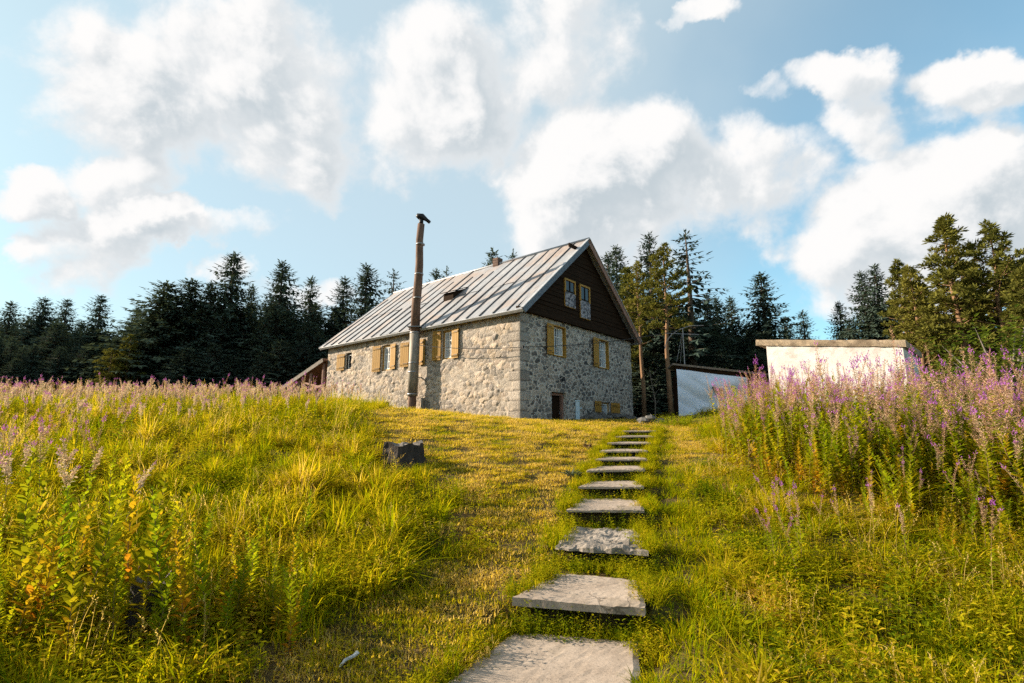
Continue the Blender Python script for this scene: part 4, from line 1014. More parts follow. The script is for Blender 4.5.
# willow-herb (fireweed) builder: returns stem, leaves, spike
def fireweed_parts(seed, H, flower, fluff, leafy_top=False, lean=.1, branch=2):
    r = random.Random(seed); st = MB(); LV, LF, Lv = [], [], []; SV, SF, Sv, Sm = [], [], [], []
    la = r.random()*6.28; lx = Vector((math.cos(la), math.sin(la), 0))*lean
    def ax(t): return lx*(t*t*H) + Vector((.015*math.sin(t*7+seed), .015*math.cos(t*6), H*t*(1-.1*lean)))
    st.tube([ax(t) for t in (0,.25,.5,.75,1)], [.0055,.005,.004,.003,.0015], 4, caps=False)
    tl = 1.0 if leafy_top else .70
    n = int(H*tl*46)
    for i in range(n):
        t = .06 + (tl-.06)*i/n; ph = i*2.4 + r.uniform(-.4,.4)
        l = r.uniform(.115,.20)*(1 - .55*max(0, t/tl-.55)/.45)*(.7 if t < .15 else 1)
        up = r.uniform(.15,.75) if t > .25 else r.uniform(-.5,.3)
        if leafy_top: up += .25 + .6*t
        d = Vector((math.cos(ph), math.sin(ph), up)).normalized()
        s = d.cross(Vector((0,0,1))).normalized(); nn = s.cross(d); w = l*(.15 if not leafy_top else .17) + .003
        p = ax(t); o = len(LV); v = min(1, max(0, r.random()*.55 + (.45*(1-t/tl) if t < .45 else 0)))
        LV += [tuple(p), tuple(p+d*l*.4+s*w+nn*.004), tuple(p+d*l*.4-s*w+nn*.004), tuple(p+d*l*.75+s*w*.7-nn*l*.07), tuple(p+d*l*.75-s*w*.7-nn*l*.07), tuple(p+d*l-nn*l*.2)]
        LF += [(o,o+1,o+2),(o+1,o+3,o+4,o+2),(o+3,o+5,o+4)]; Lv += [v]*3
    if not leafy_top:
        axes = [(.60, 1.0, lambda t: ax(t), 1.0)]
        for b in range(branch):
            t0 = r.uniform(.55,.72); ph = r.random()*6.28; bl = r.uniform(.16,.30)*H; p = ax(t0); d = Vector((math.cos(ph)*.38, math.sin(ph)*.38, .92))
            st.tube([p, p + d*bl], [.003,.0012], 3, caps=False)
            axes.append((.15, 1.0, lambda t, p=p, d=d, bl=bl: p + d*bl*t, bl/H*1.8))
        for (t0, t1, fn, wt) in axes:
            npod = int((80 if wt == 1 else 36))
            for i in range(npod):
                f = i/npod; t = t0 + (t1-t0)*f*.93; ph = i*2.4 + r.uniform(-.5,.5); p = fn(t)
                fl = f > 1 - flower
                if not fl:
                    l = r.uniform(.045,.075)*(1-.45*f); d = Vector((math.cos(ph), math.sin(ph), r.uniform(.25,1.0)))
                    kite(SV, SF, p, d, l, .0044 if not fluff else .006, r.random()*3); Sv.append(r.random()); Sm.append(0)
                    if fluff and r.random() < .6:
                        kite(SV, SF, p + d*l*.5, Vector((r.uniform(-1,1), r.uniform(-1,1), r.uniform(-.6,.6))), .05, .013, r.random()*3); Sv.append(r.random()); Sm.append(0)
                else:
                    d = Vector((math.cos(ph), math.sin(ph), .35)); c = p + d.normalized()*.028
                    for k in range(4):
                        e = Vector((math.cos(ph+1.57*k)*.5, math.sin(ph+1.57*k)*.5, math.sin(1.57*k+.6))) + d*.3
                        kite(SV, SF, c, e, r.uniform(.016,.026)*(1.15-.6*(f-1+flower)/flower), .008, r.random()*3); Sv.append(r.random()); Sm.append(1)
            if flower > 0:
                for k in range(8): kite(SV, SF, fn(t1-.03*k/8), Vector((r.uniform(-.5,.5), r.uniform(-.5,.5), 1)), .02, .004, r.random()*3); Sv.append(r.random()); Sm.append(1 if k < 5 else 0)
    return st, (LV, LF, Lv), (SV, SF, Sv, Sm)
def fw_meshes(seed, H, flower, fluff, leafy_top=False, lean=.1, branch=2, autumn=False):
    st, l, s = fireweed_parts(seed, H, flower, fluff, leafy_top, lean, branch)
    lm = M['fw_leaf_autumn'] if autumn else M['fw_leaf']; pm = M['fw_fluff'] if fluff else M['fw_pod']
    a = st.mesh('stem', M['fw_stem']); b = leafmesh('leaves', *l, [lm])
    c = leafmesh('flower_spike', s[0], s[1], s[2], [pm, M['fw_flower']], s[3]) if s[1] else None
    # joined copy for the far drifts
    V = list(st.v); F = list(st.f); mi = [0]*len(F); var = [.5]*len(F)
    for vv, ff, va, mm in ((l[0], l[1], l[2], [1]*len(l[1])), (s[0], s[1], s[2], [2+k for k in s[3]])):
        o = len(V); V += vv; F += [tuple(i+o for i in f) for f in ff]; mi += mm; var += va
    j = leafmesh('joined', V, F, var, [M['fw_stem'], lm, pm, M['fw_flower']], mi)
    return a, b, c, j
FW = [fw_meshes(100+i, 1.6 + .07*(i % 5), (.07,.14,.03,.18,.0,.10,.05,.15)[i], False, lean=(.05,.14,.10,.2,.08,.26,.12,.04)[i], branch=(2,1,3,2,3,1,2,1)[i]) for i in range(8)]
FWF = [fw_meshes(120+i, 1.25 + .07*i, (.0,.10,.0,.16,.05)[i], True, lean=.06+.04*i, branch=3) for i in range(5)]
FWG = [fw_meshes(140+i, 1.15 + .08*i, 0, False, leafy_top=True, lean=.05+.03*i, autumn=(i in (0,1,3))) for i in range(5)]

KINDS = []
def proto(name, me): KINDS.append((name, me)); return len(KINDS)-1
def pm(name, data, mk): return proto(name, leafmesh(name, *data, [M[mk]]))
TALL = [pm('tall', tuft(200+i, 44, .18, .10, .36, .008, .015, 1.15), 'grass') for i in range(4)]
LUSH = [pm('lush', tuft(210+i, 46, .17, .10, .32, .009, .017, 1.1, .85), 'grass') for i in range(3)]
SHORT = [pm('short', tuft(220+i, 95, .26, .02, .085, .005, .010, 1.5), 'grass') for i in range(3)]
FORB = [pm('forb', forb(230+i, 15, .24, .08, .34, .04, .085), 'weed') for i in range(5)]
LOW = [pm('low', forb(240+i, 22, .22, .02, .10, .02, .045), 'weed') for i in range(2)]
TUSS = [pm('tuss', tuft(260+i, 70, .12, .28, .62, .010, .018, 1.25, .92), 'grass') for i in range(3)]
SEED = [pm('seed', seedhead(250+i, 12, .22, .4, .75), 'grass') for i in range(2)]
FARF = [proto('fluffy', q[3]) for q in FWF]
FARP = [proto('purple', q[3]) for q in FW[:6]]
FARG = [proto('leafy', q[3]) for q in FWG]
kc = bpy.data.collections.new('plant_kinds')
for i, (nm, me) in enumerate(KINDS):
    o = bpy.data.objects.new('kind_%03d' % i, me); kc.objects.link(o)

def scatter_nodes():
    g = bpy.data.node_groups.new('scatter', 'GeometryNodeTree')
    g.interface.new_socket('Geometry', in_out='INPUT', socket_type='NodeSocketGeometry'); g.interface.new_socket('Geometry', in_out='OUTPUT', socket_type='NodeSocketGeometry')
    N = g.nodes; gi = N.new('NodeGroupInput'); go = N.new('NodeGroupOutput'); ip = N.new('GeometryNodeInstanceOnPoints'); ci = N.new('GeometryNodeCollectionInfo')
    ci.inputs['Collection'].default_value = kc; ci.inputs['Separate Children'].default_value = True; ci.inputs['Reset Children'].default_value = True
    def attr(nm, t):
        a = N.new('GeometryNodeInputNamedAttribute'); a.data_type = t; a.inputs['Name'].default_value = nm; return a.outputs['Attribute']
    e = N.new('FunctionNodeEulerToRotation'); L = g.links
    L.new(attr('rot', 'FLOAT_VECTOR'), e.inputs[0]); L.new(e.outputs[0], ip.inputs['Rotation'])
    L.new(attr('scl', 'FLOAT_VECTOR'), ip.inputs['Scale']); L.new(attr('idx', 'INT'), ip.inputs['Instance Index'])
    L.new(gi.outputs[0], ip.inputs['Points']); L.new(ci.outputs[0], ip.inputs['Instance']); ip.inputs['Pick Instance'].default_value = True
    L.new(ip.outputs[0], go.inputs[0]); return g
SG = scatter_nodes()
def scatter(name, rows, label, cat):
    """rows: x, y, z, idx, tilt_x, tilt_y, spin, scale_xy, scale_z, tint"""
    a = np.array(rows, float); me = bpy.data.meshes.new(name); n = len(a)
    me.vertices.add(n); me.vertices.foreach_set('co', a[:, :3].ravel())
    me.attributes.new('idx', 'INT', 'POINT').data.foreach_set('value', a[:, 3].astype(np.int32))
    me.attributes.new('rot', 'FLOAT_VECTOR', 'POINT').data.foreach_set('vector', a[:, 4:7].ravel())
    me.attributes.new('scl', 'FLOAT_VECTOR', 'POINT').data.foreach_set('vector', a[:, [7,7,8]].ravel())
    me.attributes.new('tint', 'FLOAT', 'POINT').data.foreach_set('value', a[:, 9])
    o = link(name, me); md = o.modifiers.new('scatter', 'NODES'); md.node_group = SG
    tag(o, label, cat, kind='stuff'); return o

# zones -----------------------------------------------------------
def fbm(x, y, s=1.0, seed=0.):
    return (.5*np.sin(1.3*s*x+2.1*s*y+seed)*np.sin(1.9*s*y-.7*s*x+seed*2) + .3*np.sin(3.1*s*x-1.7*s*y+seed*3)*np.sin(2.7*s*y+1.1*s*x) + .2*np.sin(6.3*s*x+4.2*s*y)*np.sin(5.1*s*y-3.3*s*x+seed))
def onslab(x, y, mrg=0.0):
    for (t, a, b, c, d, _) in SLABS:
        u = (x - a[0])/(b[0]-a[0]); yf = a[1] + (b[1]-a[1])*u; yb = c[1] + (d[1]-c[1])*u
        v = (y - yf)/(yb-yf)
        if -.03 < v < 1.0:
            if a[0]+(c[0]-a[0])*v-mrg < x < b[0]+(d[0]-b[0])*v+mrg: return True
    return False
def in_house(x, y, mrg=.1):
    p = Vector((x-HX, y-HY, 0)); u, v = p.dot(DR), p.dot(DL)
    if -mrg < u < WD+mrg and -mrg < v < LL+mrg: return True
    q = Vector((x-sc.x, y-sc.y, 0)); u, v = q.dot(sdl), q.dot(sn)
    if -mrg < u < SW+mrg and -mrg < v < SD+mrg: return True
    q = Vector((x-ts0.x, y-ts0.y, 0)); u, v = q.x*math.cos(ang)+q.y*math.sin(ang), -q.x*math.sin(ang)+q.y*math.cos(ang)
    return -.1 < u < W_+.1 and -.1 < v < 2.2
def mown(x, y):
    """1 on the short dry turf left of the path and on the strip right of its top"""
    d = x - float(pathx(y))
    left = float(np.interp(y, [3,4.2,5.2,6.5,8,10,12,15,18,21], [-2.6,-2.1,-2.0,-1.8,-2.3,-4.0,-5.9,-8.0,-9.3,-10.5]))
    e = .35*fbm(x, y, 1.2, 1.)
    a = sm(left-.25+e, left+.25+e, d) * (1 - sm(-.95+.2*e, -.70+.2*e, d)) if y < 14 else sm(left-.3+e, left+.3+e, d)*(1 if d < 0 else 0)
    b = sm(.85,1.1,d)*(1-sm(1.7+e,2.2+e,d))*sm(10,11.5,y)
    c = (1 if abs(d) < 3 else 0)*sm(16.8,17.6,y)
    return float(max(a, b, c))
def stand_density(x, y):
    d = x - float(pathx(y))
    front = float(np.interp(d, [1.9,2.6,4,6,9,14], [11.0,8.2,6.7,5.6,4.9,4.6])) + .5*float(fbm(x,y,1.1,2.))
    if y < front or y > 13.2 or d < 2.0: return 0
    return .25 + .75*float(sm(front, front+1.7, y))
def infrustum(x, y, m=.6): return abs(x) < 1.03*y + m
rows = []; wrows = []
r = random.Random(5)
bands = [(3.4,6,46),(6,9,36),(9,13,26),(13,18,18),(18,26,9)]
for (y0, y1, dens) in bands:
    area = (y1-y0)*2*(1.06*(y0+y1)/2 + .8)
    for i in range(int(area*dens)):
        y = r.uniform(y0, y1); x = r.uniform(-1.06*y1-.8, 1.06*y1+.8)
        if not infrustum(x, y, .9): continue
        if in_house(x, y): continue
        d = x - float(pathx(y)); mo = mown(x, y)
        if onslab(x, y, .05): continue
        z = gz(x, y); spin = r.random()*6.283; tx, ty = r.gauss(0,.12), r.gauss(0,.12)
        nz = float(fbm(x, y, .8, 3.)); n2 = float(fbm(x, y, 2.2, 7.))
        far = 1 + .25*sm(9, 20, y)
        dryness = .50 + .25*nz + r.gauss(0,.10)
        inpath = abs(d) < .85 and y < 17.5
        if inpath:   # weedy risers and edges of the steps
            k = r.random()
            if k < .45: rows.append((x,y,z,r.choice(LUSH),tx,ty,spin,.55,r.uniform(.3,.55),.12+.2*r.random()))
            else: wrows.append((x,y,z,r.choice(FORB+LOW),tx,ty,spin,.6,r.uniform(.5,.8),.2+.4*r.random()))
            continue
        if r.random() < mo:
            rows.append((x+r.uniform(-.12,.12),y+r.uniform(-.12,.12),z,r.choice(SHORT),tx,ty,r.random()*6.28,1.2*far,r.uniform(.6,1.0)*far,min(1, max(.2, .90+.75*n2+.2*nz+r.gauss(0,.14)))))
            rows.append((x,y,z,r.choice(SHORT),tx*.5,ty*.5,spin,1.1*far,r.uniform(.8,1.3)*far,min(1, max(.15, .84+.85*n2+.3*nz+r.gauss(0,.15)))))
            if r.random() < .10: wrows.append((x,y,z,r.choice(LOW),0,0,spin,1,1,.3+.4*r.random()))
            continue
        if r.random() < .55: rows.append((x+r.uniform(-.15,.15),y+r.uniform(-.15,.15),z,r.choice(SHORT),0,0,spin,1.25*far,r.uniform(1.1,1.9)*far,min(1,max(.1,.40+.3*nz+r.gauss(0,.1)))))
        edge = math.exp(-((abs(d)-(1.05 if d > 0 else 1.15))/(.30 if d > 0 else .42))**2)
        if edge > .35 and y < 17:
            s = r.uniform(.6,1.0); rows.append((x,y,z,r.choice(LUSH+TALL[:1]),tx,ty,spin,s*far,s*(.85 if d > 0 else 1.05)*far,.24+.22*r.random())); 
            continue
        if r.random() < .75*stand_density(x, y)-.1: continue
        if (x-sp_.x)**2 + (y-SY+.25)**2 < .24: continue
        if (x-sp2.x)**2 + (y-SY2+.12)**2 < .05: continue
        shade_weeds = (x < -1.4 and y < 5.2 + .6*n2) or (d > 1 and y < 6.5)
        k = r.random(); s = r.uniform(.75,1.15)*far*(1 + .35*nz)
        hs = s * (.74 + .7*n2)
        if d > 0: hs *= .78
        hs *= float(np.interp(abs(d), [1,2.2,4], [.7,1,1.1]))
        if k < (.34 if (shade_weeds and d > 0) else .44 if shade_weeds else .28):
            wrows.append((x,y,z,r.choice(FORB),tx,ty,spin,r.uniform(.8,1.3)*far,r.uniform(.7,1.3),min(1,max(0,.30+.55*r.random()+.3*nz-.35*(n2 < -.15)))))
        elif k < .42 + (.12 if y < 10 else 0): rows.append((x,y,z,r.choice(TUSS),tx,ty,spin,s,hs*.95,min(1,max(0,dryness-.05))))
        elif k < .90:
            rows.append((x,y,z,r.choice(TALL if nz > -.25 else LUSH+TALL[:2]),tx,ty,spin,s,hs,min(1,max(0,dryness - (.12 if shade_weeds else 0)))))
        elif k < .955:
            rows.append((x,y,z,r.choice(SEED),tx,ty,spin,s,hs,.9))
        else:
            rows.append((x,y,z,r.choice(LUSH),tx,ty,spin,s,hs*.9,.15+.2*r.random()))
for (t, a, b, c, d4, _) in SLABS:
    A_, B_, C_, D_ = [np.array(q) for q in (a, b, c, d4)]
    wd = np.linalg.norm(B_-A_); first = t < .1
    for i in range(0 if first else int(wd*(60 if t < .55 else 46))):      # in front of the riser
        u = r.random(); q = A_ + (B_-A_)*u; x, y = q[0], q[1] - r.uniform(-.04,.15)
        lo = gz(x, y); gap = max(.06, t - lo)
        if r.random() < .55: wrows.append((x,y,lo,r.choice(FORB+LOW+FORB),r.gauss(0,.2),r.gauss(0,.2),r.random()*6.28,r.uniform(.5,.8),min(1.0,gap*2.9)*r.uniform(.45,1.0),.05+.55*r.random()**1.5))
        else: rows.append((x,y,lo,r.choice(LUSH),r.gauss(0,.2),r.gauss(0,.2),r.random()*6.28,.5,min(.8,gap*2.4)*r.uniform(.4,.9),.1+.35*r.random()))
    for (P_, Q_, sg) in ((A_, C_, -1), (B_, D_, 1)):   # spilling over the sides
        ln = np.linalg.norm(Q_-P_)
        for i in range(int(ln*(14 if first else 32))):
            q = P_ + (Q_-P_)*r.random(); x, y = q[0] + sg*r.uniform(.04 if first else -.04,.16), q[1]
            if r.random() < .6: rows.append((x,y,gz(x,y)+.02,r.choice(LUSH),r.gauss(0,.15),-sg*r.uniform(0,.5),r.random()*6.28,r.uniform(.5,.8),r.uniform(.4,.85),.2+.35*r.random()))
            else: wrows.append((x-sg*.05,y,gz(x,y)+.05,r.choice(FORB+LOW+LOW),r.gauss(0,.15),-sg*r.uniform(0,.4),r.random()*6.28,.6,r.uniform(.5,.8),.2+.5*r.random()))
# extra low clumps that thicken the slope face left of the mown turf
scatter('meadow_grass', rows, 'yellow green meadow grass covering the slope', 'grass')
scatter('ground_weeds', wrows, 'small broad leaved weeds between the grass', 'weeds')

# ------------------------------------------------------------------ fireweed: nearest stand as individuals
def place_fw(kind, i, x, y, s, label, group, name, cat, store={}):
    key = (kind, i); ms = {'p': FW, 'f': FWF, 'g': FWG}[kind][i]
    loc = (x, y, gz(x, y)-.01); rot = (random.gauss(0,.10), random.gauss(0,.10), random.random()*6.283)
    if key not in store:
        t = thing(name, label, cat, loc, 0, group); t.rotation_euler = rot; t.scale = (s,s,s)
        kids = [link('stem', ms[0], t), link('leaves', ms[1], t)]
        if ms[2]: kids.append(link('flower_spike', ms[2], t))
        store[key] = (t, kids); return t
    t, kids = store[key]
    return dup(t, kids, loc, rot, (s,s,s), label, group)
cnt = 0; tries = 0; spots = []
r = random.Random(21)
while cnt < 285 and tries < 9000:
    tries += 1
    y = r.uniform(4.7, 11.2); x = r.uniform(2.5, 1.05*y+.5)
    sd = stand_density(x, y)
    if r.random() > sd or in_house(x, y, .3): continue
    if any((x-a)**2+(y-b)**2 < .13**2 for a, b in spots): continue
    if y > 10 and r.random() < .4: continue
    spots.append((x, y)); pxx = 512 + F_PX*x/(y*1.0)
    if pxx < 745: lab, grp = 'pink tipped fireweed at the left end of the stand, before the tarp shelter', 'fireweeds before the tarp shelter'
    elif pxx < 905 and y > 7.6: lab, grp = 'tall fireweed deep in the stand before the white shed wall', 'fireweeds before the white shed'
    elif pxx < 905: lab, grp = 'fireweed at the grassy front edge of the stand, below the white shed', 'fireweeds along the front of the stand'
    elif y > 7: lab, grp = 'tall purple fireweed in the stand under the sunlit pines', 'fireweeds under the sunlit pines'
    else: lab, grp = 'near purple fireweed by the right edge of the picture', 'fireweeds near the right edge'
    s = r.choice((r.uniform(.6,.95),r.uniform(.85,1.3)))*(1+.22*float(fbm(x,y,1.6,5.)))*(.55+.45*sd)*(.80 if pxx < 745 else 1)
    front_k = r.random()
    if front_k < .86: place_fw('p', r.randrange(8), x, y, s, lab, grp, 'fireweed_plant', 'fireweed')
    else: place_fw('g', r.randrange(5), x, y, s*.95, lab.replace('purple ', '').replace('pink tipped ', '').replace('fireweed', 'leafy flowerless willowherb'), grp + ', flowerless', 'willowherb_plant', 'willowherb')
    cnt += 1
# short flowering ones in the grass in front of the stand
for i in range(16):
    y = r.uniform(4.9, 7.2); x = r.uniform(2.8, 1.0*y)
    if x - float(pathx(y)) < 1.6: continue
    place_fw('p', r.choice((0,1,3,5,7)), x, y, r.uniform(.38,.6), 'short purple fireweed alone in the grass before the right stand', 'short fireweeds in the right grass', 'fireweed_plant', 'fireweed')
# left foreground: leafy stalks turning yellow and orange
hand = [(30,640,4.5,.95),(12,655,4.4,.9),(52,630,4.7,1.0),(75,640,4.5,.9),(95,628,4.8,1.0),(118,632,4.7,1.05),(140,640,4.6,1.12),(165,640,4.6,1.0),(185,655,4.4,.72),(205,650,4.5,.7),(62,668,4.25,.8),(110,660,4.35,.7),(150,665,4.3,.62),(22,610,5.0,1.1),(86,605,5.1,1.05),(128,600,5.3,1.1),(160,596,5.4,.95),(45,600,5.3,.95),(5,625,4.7,1.0),(190,610,5.1,.8),(172,612,5.0,.9),(70,592,5.6,.9),(105,590,5.7,.9)]
for k, (px, py, y, s) in enumerate(hand):
    p = at(px, py, y); place_fw('g', k % 5, p.x, y, s*1.0, 'leafy willowherb stalk turning yellow and orange in the left foreground', 'willowherb stalks in the left foreground', 'willowherb_plant', 'willowherb')
# left: purple flowering ones nearer
for i in range(26):
    y = r.uniform(6.6, 9.5); x = -r.uniform(.72, 1.04)*y
    place_fw('p' if i % 3 else 'f', r.choice((1,3,5,7)) if i % 3 else r.randrange(5), x, y, r.uniform(.6,.85), 'fireweed in the thin drift at the left edge of the meadow', 'fireweeds at the left edge', 'fireweed_plant', 'fireweed')
# far drifts as stuff
rows = []
for i in range(1500):
    y = r.uniform(11, 22); x = r.uniform(-1.06*y-.6, -1.0)
    d = x - float(pathx(y)); px = 512 + F_PX*x/y
    lim = float(np.interp(y, [11,13,16,19,22], [-8.5,-6.6,-5.6,-6.4,-7]))
    if x > lim + .8*float(fbm(x,y,.7,4.)) or in_house(x, y): continue
    if r.random() > .45 + .6*float(fbm(x,y,.9,9.)) + .25*sm(14,19,y): continue
    s = r.uniform(.40,.70)
    rows.append((x,y,gz(x,y),r.choice(FARF*4+FARP[:3]+FARG[:2]),r.gauss(0,.07),r.gauss(0,.07),r.random()*6.28,s,s,.5))
for i in range(150):   # taller single spikes standing up against the wood
    y = r.uniform(12, 20); x = r.uniform(-1.03*y, -.30*y)
    if x - float(pathx(y)) > -7.5: continue
    s = r.uniform(.50,.78); rows.append((x,y,gz(x,y),r.choice(FARF+FARP[:2]),r.gauss(0,.06),r.gauss(0,.06),r.random()*6.28,s*.85,s,.5))
for i in range(420):   # back of the right stand, up to the shed
    y = r.uniform(9.5, 14.8); x = r.uniform(3.9, 1.05*y+.8)
    if in_house(x, y, .3) or x - float(pathx(y)) < 2.3: continue
    q = Vector((x-sc.x, y-sc.y, 0))
    if q.dot(sn) > 0 and -1 < q.dot(sdl) < SW+1: continue
    s = r.uniform(.7,.98)
    rows.append((x,y,gz(x,y),r.choice(FARP*3+FARG),r.gauss(0,.07),r.gauss(0,.07),r.random()*6.28,s,s,.5))
for i in range(1100):   # leafy undergrowth in the right stand
    y = r.uniform(4.7, 11.5); x = r.uniform(2.4, 1.05*y+.5)
    if r.random() > .35+stand_density(x, y) or stand_density(x, y+.7) <= 0 or in_house(x, y, .2): continue
    s = r.uniform(.40,.95)*(.6+.4*stand_density(x,y)); rows.append((x,y,gz(x,y),r.choice(FARG),r.gauss(0,.1),r.gauss(0,.1),r.random()*6.28,s*1.1,s,.5))
for i in range(130):   # leafy undergrowth left
    y = r.uniform(4.3, 6.6); x = -r.uniform(.38, 1.05)*y
    s = r.uniform(.3,.55); rows.append((x,y,gz(x,y),r.choice(FARG),r.gauss(0,.12),r.gauss(0,.12),r.random()*6.28,s*1.15,s,.5))
scatter('fireweed_drift', rows, 'distant drifts of pale faded fireweed among the meadow grass', 'fireweed')

# ------------------------------------------------------------------ other plants
def rosette(name, loc, n, l, mk, label, cat, up=.5, w=.2):
    r = random.Random(n); V, F, var = [], [], []
    for i in range(n):
        ph = i*2.4; oval_leaf(V, F, var, Vector((0,0,.02)), Vector((math.cos(ph), math.sin(ph), up*r.uniform(.5,1.6))), l*r.uniform(.7,1.1), l*w, r.random(), .3)
    o = link(name, leafmesh(name, V, F, var, [M[mk]])); o.location = loc; return tag(o, label, cat)
p = at(571, 470, 9.9); rosette('thistle_rosette', (p.x, p.y, gz(p.x,p.y)), 26, .26, 'thistle', 'grey green thistle rosette beside the steps', 'thistle', .9, .16)
p = at(588, 447, 12.6); rosette('dry_rosette', (p.x, p.y, gz(p.x,p.y)), 24, .22, 'drystalk', 'withered brown plant left of the upper steps', 'dead plant', 1.2, .2)
def bush(name, loc, rad, h, n, leaf, mk, label, cat, seed, stems=9):
    r = random.Random(seed); st = MB(); V, F, var = [], [], []
    for i in range(stems):
        a = 6.283*i/stems + r.uniform(-.3,.3); q = rad*r.uniform(.3,1); e = Vector((q*math.cos(a), q*math.sin(a), h*r.uniform(.65,1))); mid = e*.5 + Vector((0,0,h*.15))
        st.tube([(0,0,-.05), mid, e], [.02*h, .012*h, .003], 5, caps=False)
        for k in range(n//stems):
            t = r.uniform(.25,1.05); c = (mid*(2*t*(1-t)) + e*t*t) if t < 1 else e
            ph = r.random()*6.283; off = Vector((r.gauss(0,1), r.gauss(0,1), r.gauss(0,.8)))*rad*.14
            oval_leaf(V, F, var, c+off, Vector((math.cos(ph), math.sin(ph), r.uniform(-.5,.7))), leaf*r.uniform(.7,1.2), leaf*.55, r.random())
    t = thing(name, label, cat, loc); build('branches', st, M['wood_grey'], t); link('foliage', leafmesh('foliage', V, F, var, [M[mk]]), t); return t
p = at(1010, 400, 10.6); bush('leafy_shrub', (p.x, p.y, gz(p.x,p.y)), 1.25, 2.75, 1500, .15, 'shrub', 'broad leaved shrub at the right edge in front of the pines', 'shrub', 8, 11)
p = at(968, 400, 12.6); bush('leafy_shrub', (p.x, p.y, gz(p.x,p.y)), 1.3, 1.7, 1500, .13, 'shrub', 'low shaded shrub behind the fireweed below the rounded pine', 'shrub', 9, 12)
for i, (px, y, s, lab) in enumerate(((672,18.6,1.0,'bright green low bush right of the stone block'),(694,18.2,.9,'bright green low bush in front of the tarpaulin'))):
    p = at(px, 430, y); 
    V, F, var = forb(400+i, 90, .7*s, .15, .42, .07, .12)
    o = link('low_bush', leafmesh('low_bush', V, F, var, [M['fw_leaf']])); o.location = (p.x, y, gz(p.x, y)); tag(o, lab, 'bush')
# small weeds at foot of the wall
for i, yv in enumerate((1.0, 2.6, 5.2, 7.2, 9.6)):
    p = hpt(-.35, yv, 0); V, F, var = forb(420+i, 40, .5, .1, .35, .05, .09)
    o = link('wall_weed', leafmesh('wall_weed', V, F, var, [M['fw_leaf']])); o.location = (p.x, p.y, gz(p.x, p.y)-.02)
    tag(o, ['weed clump at the near corner of the house','weed clump under the window nearest the corner','weed clump just right of the stove pipe','weed clump just left of the stove pipe','weed clump under the cellar vent'][i], 'weed', 'weeds along the foot of the long wall')
p = at(348, 676, 4.25)
m = MB(); m.tube([(-.05,-.07,.0),(-.02,-.02,.03),(.02,.05,.03),(.045,.08,.045)], [.006,.013,.012,.018], 7, jit=.2); o = build('bleached_stick', m, M['palestick']); o.location = (p.x, p.y, gz(p.x, p.y)+.02); tag(o, 'short bleached piece of wood in the front turf', 'stick')

# ------------------------------------------------------------------ sky, sun, camera
w = bpy.data.worlds.new('World'); scene.world = w; w.use_nodes = True
n = NT(w.node_tree); bg = n.n['Background']; bg.inputs['Strength'].default_value = .085
sky = n.new('ShaderNodeTexSky', sky_type='NISHITA', sun_disc=False, sun_elevation=R(SUN_EL), sun_rotation=R(-(90-SUN_AZ)), air_density=1.0, dust_density=2.2, ozone_density=1.6, altitude=1200)
tc = n.new('ShaderNodeTexCoord').outputs['Generated']
BLOBS = [ # picture position, radius, weight
 (245,85,125,90,1.0),(300,150,75,60,.8),(165,55,50,45,.6),(440,90,85,100,.95),(415,150,60,45,.7),(560,40,90,60,.9),(640,165,110,75,1.0),(560,190,60,40,.6),(735,185,95,60,.85),(600,235,90,35,.8),
 (838,72,62,27,.95),(770,88,24,20,.8),(870,120,50,40,.9),(815,150,40,30,.6),(975,88,62,32,.95),(940,115,28,24,.7),(1000,125,35,14,.5),(930,215,150,65,1.0),(1030,190,80,50,.9),(815,255,60,38,.8),(880,290,120,30,.7),
 (25,192,42,26,.95),(175,222,105,20,.95),(120,185,70,18,.6),(85,255,62,40,.9),(20,252,26,14,.8),(120,290,55,20,.6),(228,263,34,20,.9),(255,285,50,18,.7),(330,290,50,16,.7),(330,205,12,10,.5),(690,6,38,16,.9),(690,250,50,30,.4),(530,120,40,40,.35)]
sun_dir = Vector((-math.cos(R(SUN_AZ))*math.cos(R(SUN_EL)), math.sin(R(SUN_AZ))*math.cos(R(SUN_EL)), math.sin(R(SUN_EL))))
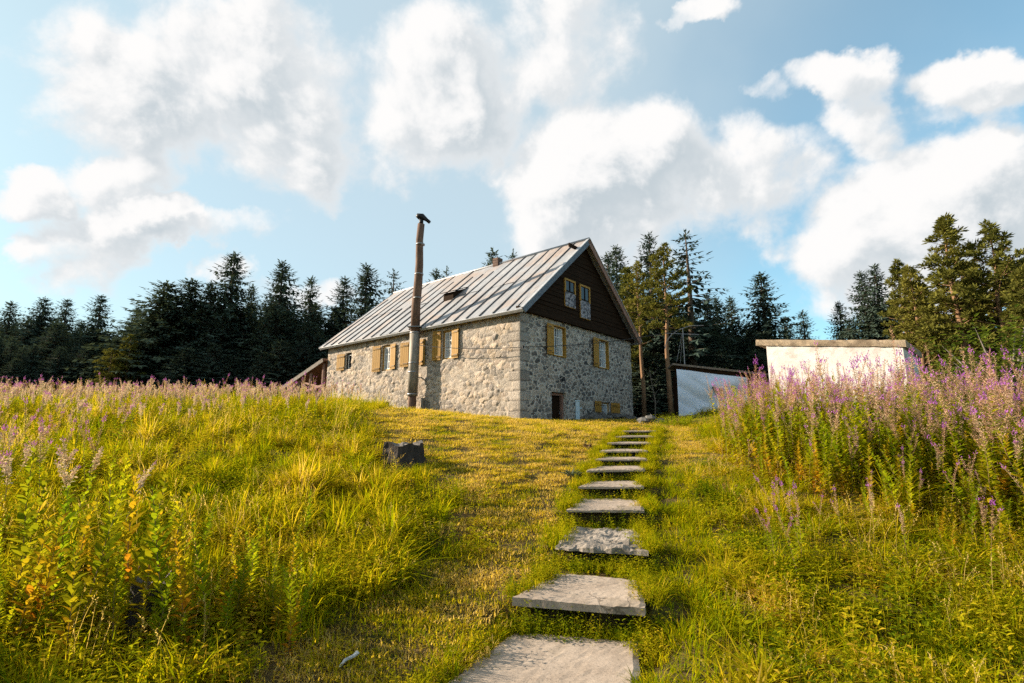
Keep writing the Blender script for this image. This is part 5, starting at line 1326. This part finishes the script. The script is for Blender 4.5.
def cloud_density(vec):
    """soft ellipses round fixed compass directions, broken up by fractal noise"""
    wob = n.noise(6.0, vec, 6, .6, out='Color'); wv = n.vmath('ADD', vec, n.vmath('MULTIPLY', n.vmath('SUBTRACT', wob, (.5,.5,.5)), (.16,.16,.16)))
    tot = None
    for (px, py, rx, ry, wt) in BLOBS:
        d = direction(px, py).normalized(); e1 = direction(px+rx, py).normalized() - d; e2 = direction(px, py-ry).normalized() - d
        g11, g12, g22 = e1.dot(e1), e1.dot(e2), e2.dot(e2); det = g11*g22 - g12*g12
        f1 = (e1*g22 - e2*g12)/det; f2 = (e2*g11 - e1*g12)/det
        v = n.vmath('SUBTRACT', wv, tuple(d))
        a = n.vmath('DOT_PRODUCT', v, tuple(f1), out=1); b = n.vmath('DOT_PRODUCT', v, tuple(f2), out=1)
        q = n.math('ADD', n.math('MULTIPLY', a, a), n.math('MULTIPLY', b, b))
        h = n.math('MULTIPLY', n.mapr(q, 0, 2.7, 1, 0), wt)
        tot = h if tot is None else n.math('SMOOTH_MAX', tot, h, .25)
    ahead = n.mapr(n.vmath('DOT_PRODUCT', vec, (0,1,0), out=1), .1, .4)
    other = n.mapr(n.noise(2.2, vec, 4, .55), .45, .62, 0, .8)      # the sky behind the camera
    tot = n.math('ADD', n.math('MULTIPLY', tot, ahead), n.math('MULTIPLY', other, n.math('SUBTRACT', 1, ahead)))
    f = n.noise(4.8, vec, 11, .57, .15)
    return n.math('ADD', tot, n.math('MULTIPLY', n.math('SUBTRACT', f, .485), 2.3))
d0 = cloud_density(tc)
side = (sun_dir + Vector((0,0,.55))).normalized()
d1 = cloud_density(n.vmath('NORMALIZE', n.vmath('ADD', tc, tuple(side*.055))))
cov = n.mapr(d0, .40, .84)
lit = n.mapr(n.math('SUBTRACT', d0, d1), -.18, .30)
thick = n.mapr(d0, .55, 1.2)
grey = n.mix(n.math('MULTIPLY', thick, n.math('SUBTRACT', 1, lit)), (3.55,3.65,3.72), (2.45,2.75,2.95))
ccol = n.mix(lit, grey, (4.3,4.25,4.2))
skyc = n.mix(1, sky.outputs[0], (.82,1.30,1.16), 'MULTIPLY')
veil = n.math('ADD', n.mapr(n.noise(3.0, tc, 5, .5), .3, .75, .25, .50), n.mapr(n.vmath('DOT_PRODUCT', tc, tuple(sun_dir), out=1), -.3, .65, 0, .9), clamp=True)
skyc = n.mix(n.math('MULTIPLY', veil, .8), skyc, (2.75,3.25,3.5))
n.con(n.mix(cov, skyc, ccol), bg.inputs['Color'])
w.cycles.sampling_method = 'MANUAL'; w.cycles.sample_map_resolution = 512

sl = bpy.data.lights.new('Sun', 'SUN'); sl.energy = 5.0; sl.angle = R(.6); sl.color = (1.0,.85,.66)
so = bpy.data.objects.new('Sun', sl); COL.objects.link(so); so.rotation_euler = sun_dir.to_track_quat('Z', 'Y').to_euler(); so.location = (-30,10,30)
cam = bpy.data.cameras.new('Camera'); cam.sensor_width = 36; cam.lens = F_PX*36/1024; cam.clip_end = 5000; cam.clip_start = .05
co = bpy.data.objects.new('Camera', cam); COL.objects.link(co); co.location = (0,0,EYE); co.rotation_euler = (math.pi/2 + PITCH, 0, 0); scene.camera = co
vs = scene.view_settings; vs.view_transform = 'Standard'; vs.look = 'None'; vs.gamma = 1; vs.use_curve_mapping = False; vs.exposure = 1.45
cy = scene.cycles; cy.max_bounces = 6; cy.diffuse_bounces = 3; cy.glossy_bounces = 2; cy.transmission_bounces = 4; cy.transparent_max_bounces = 4
cy.use_denoising = False; cy.use_adaptive_sampling = True; cy.adaptive_threshold = .02
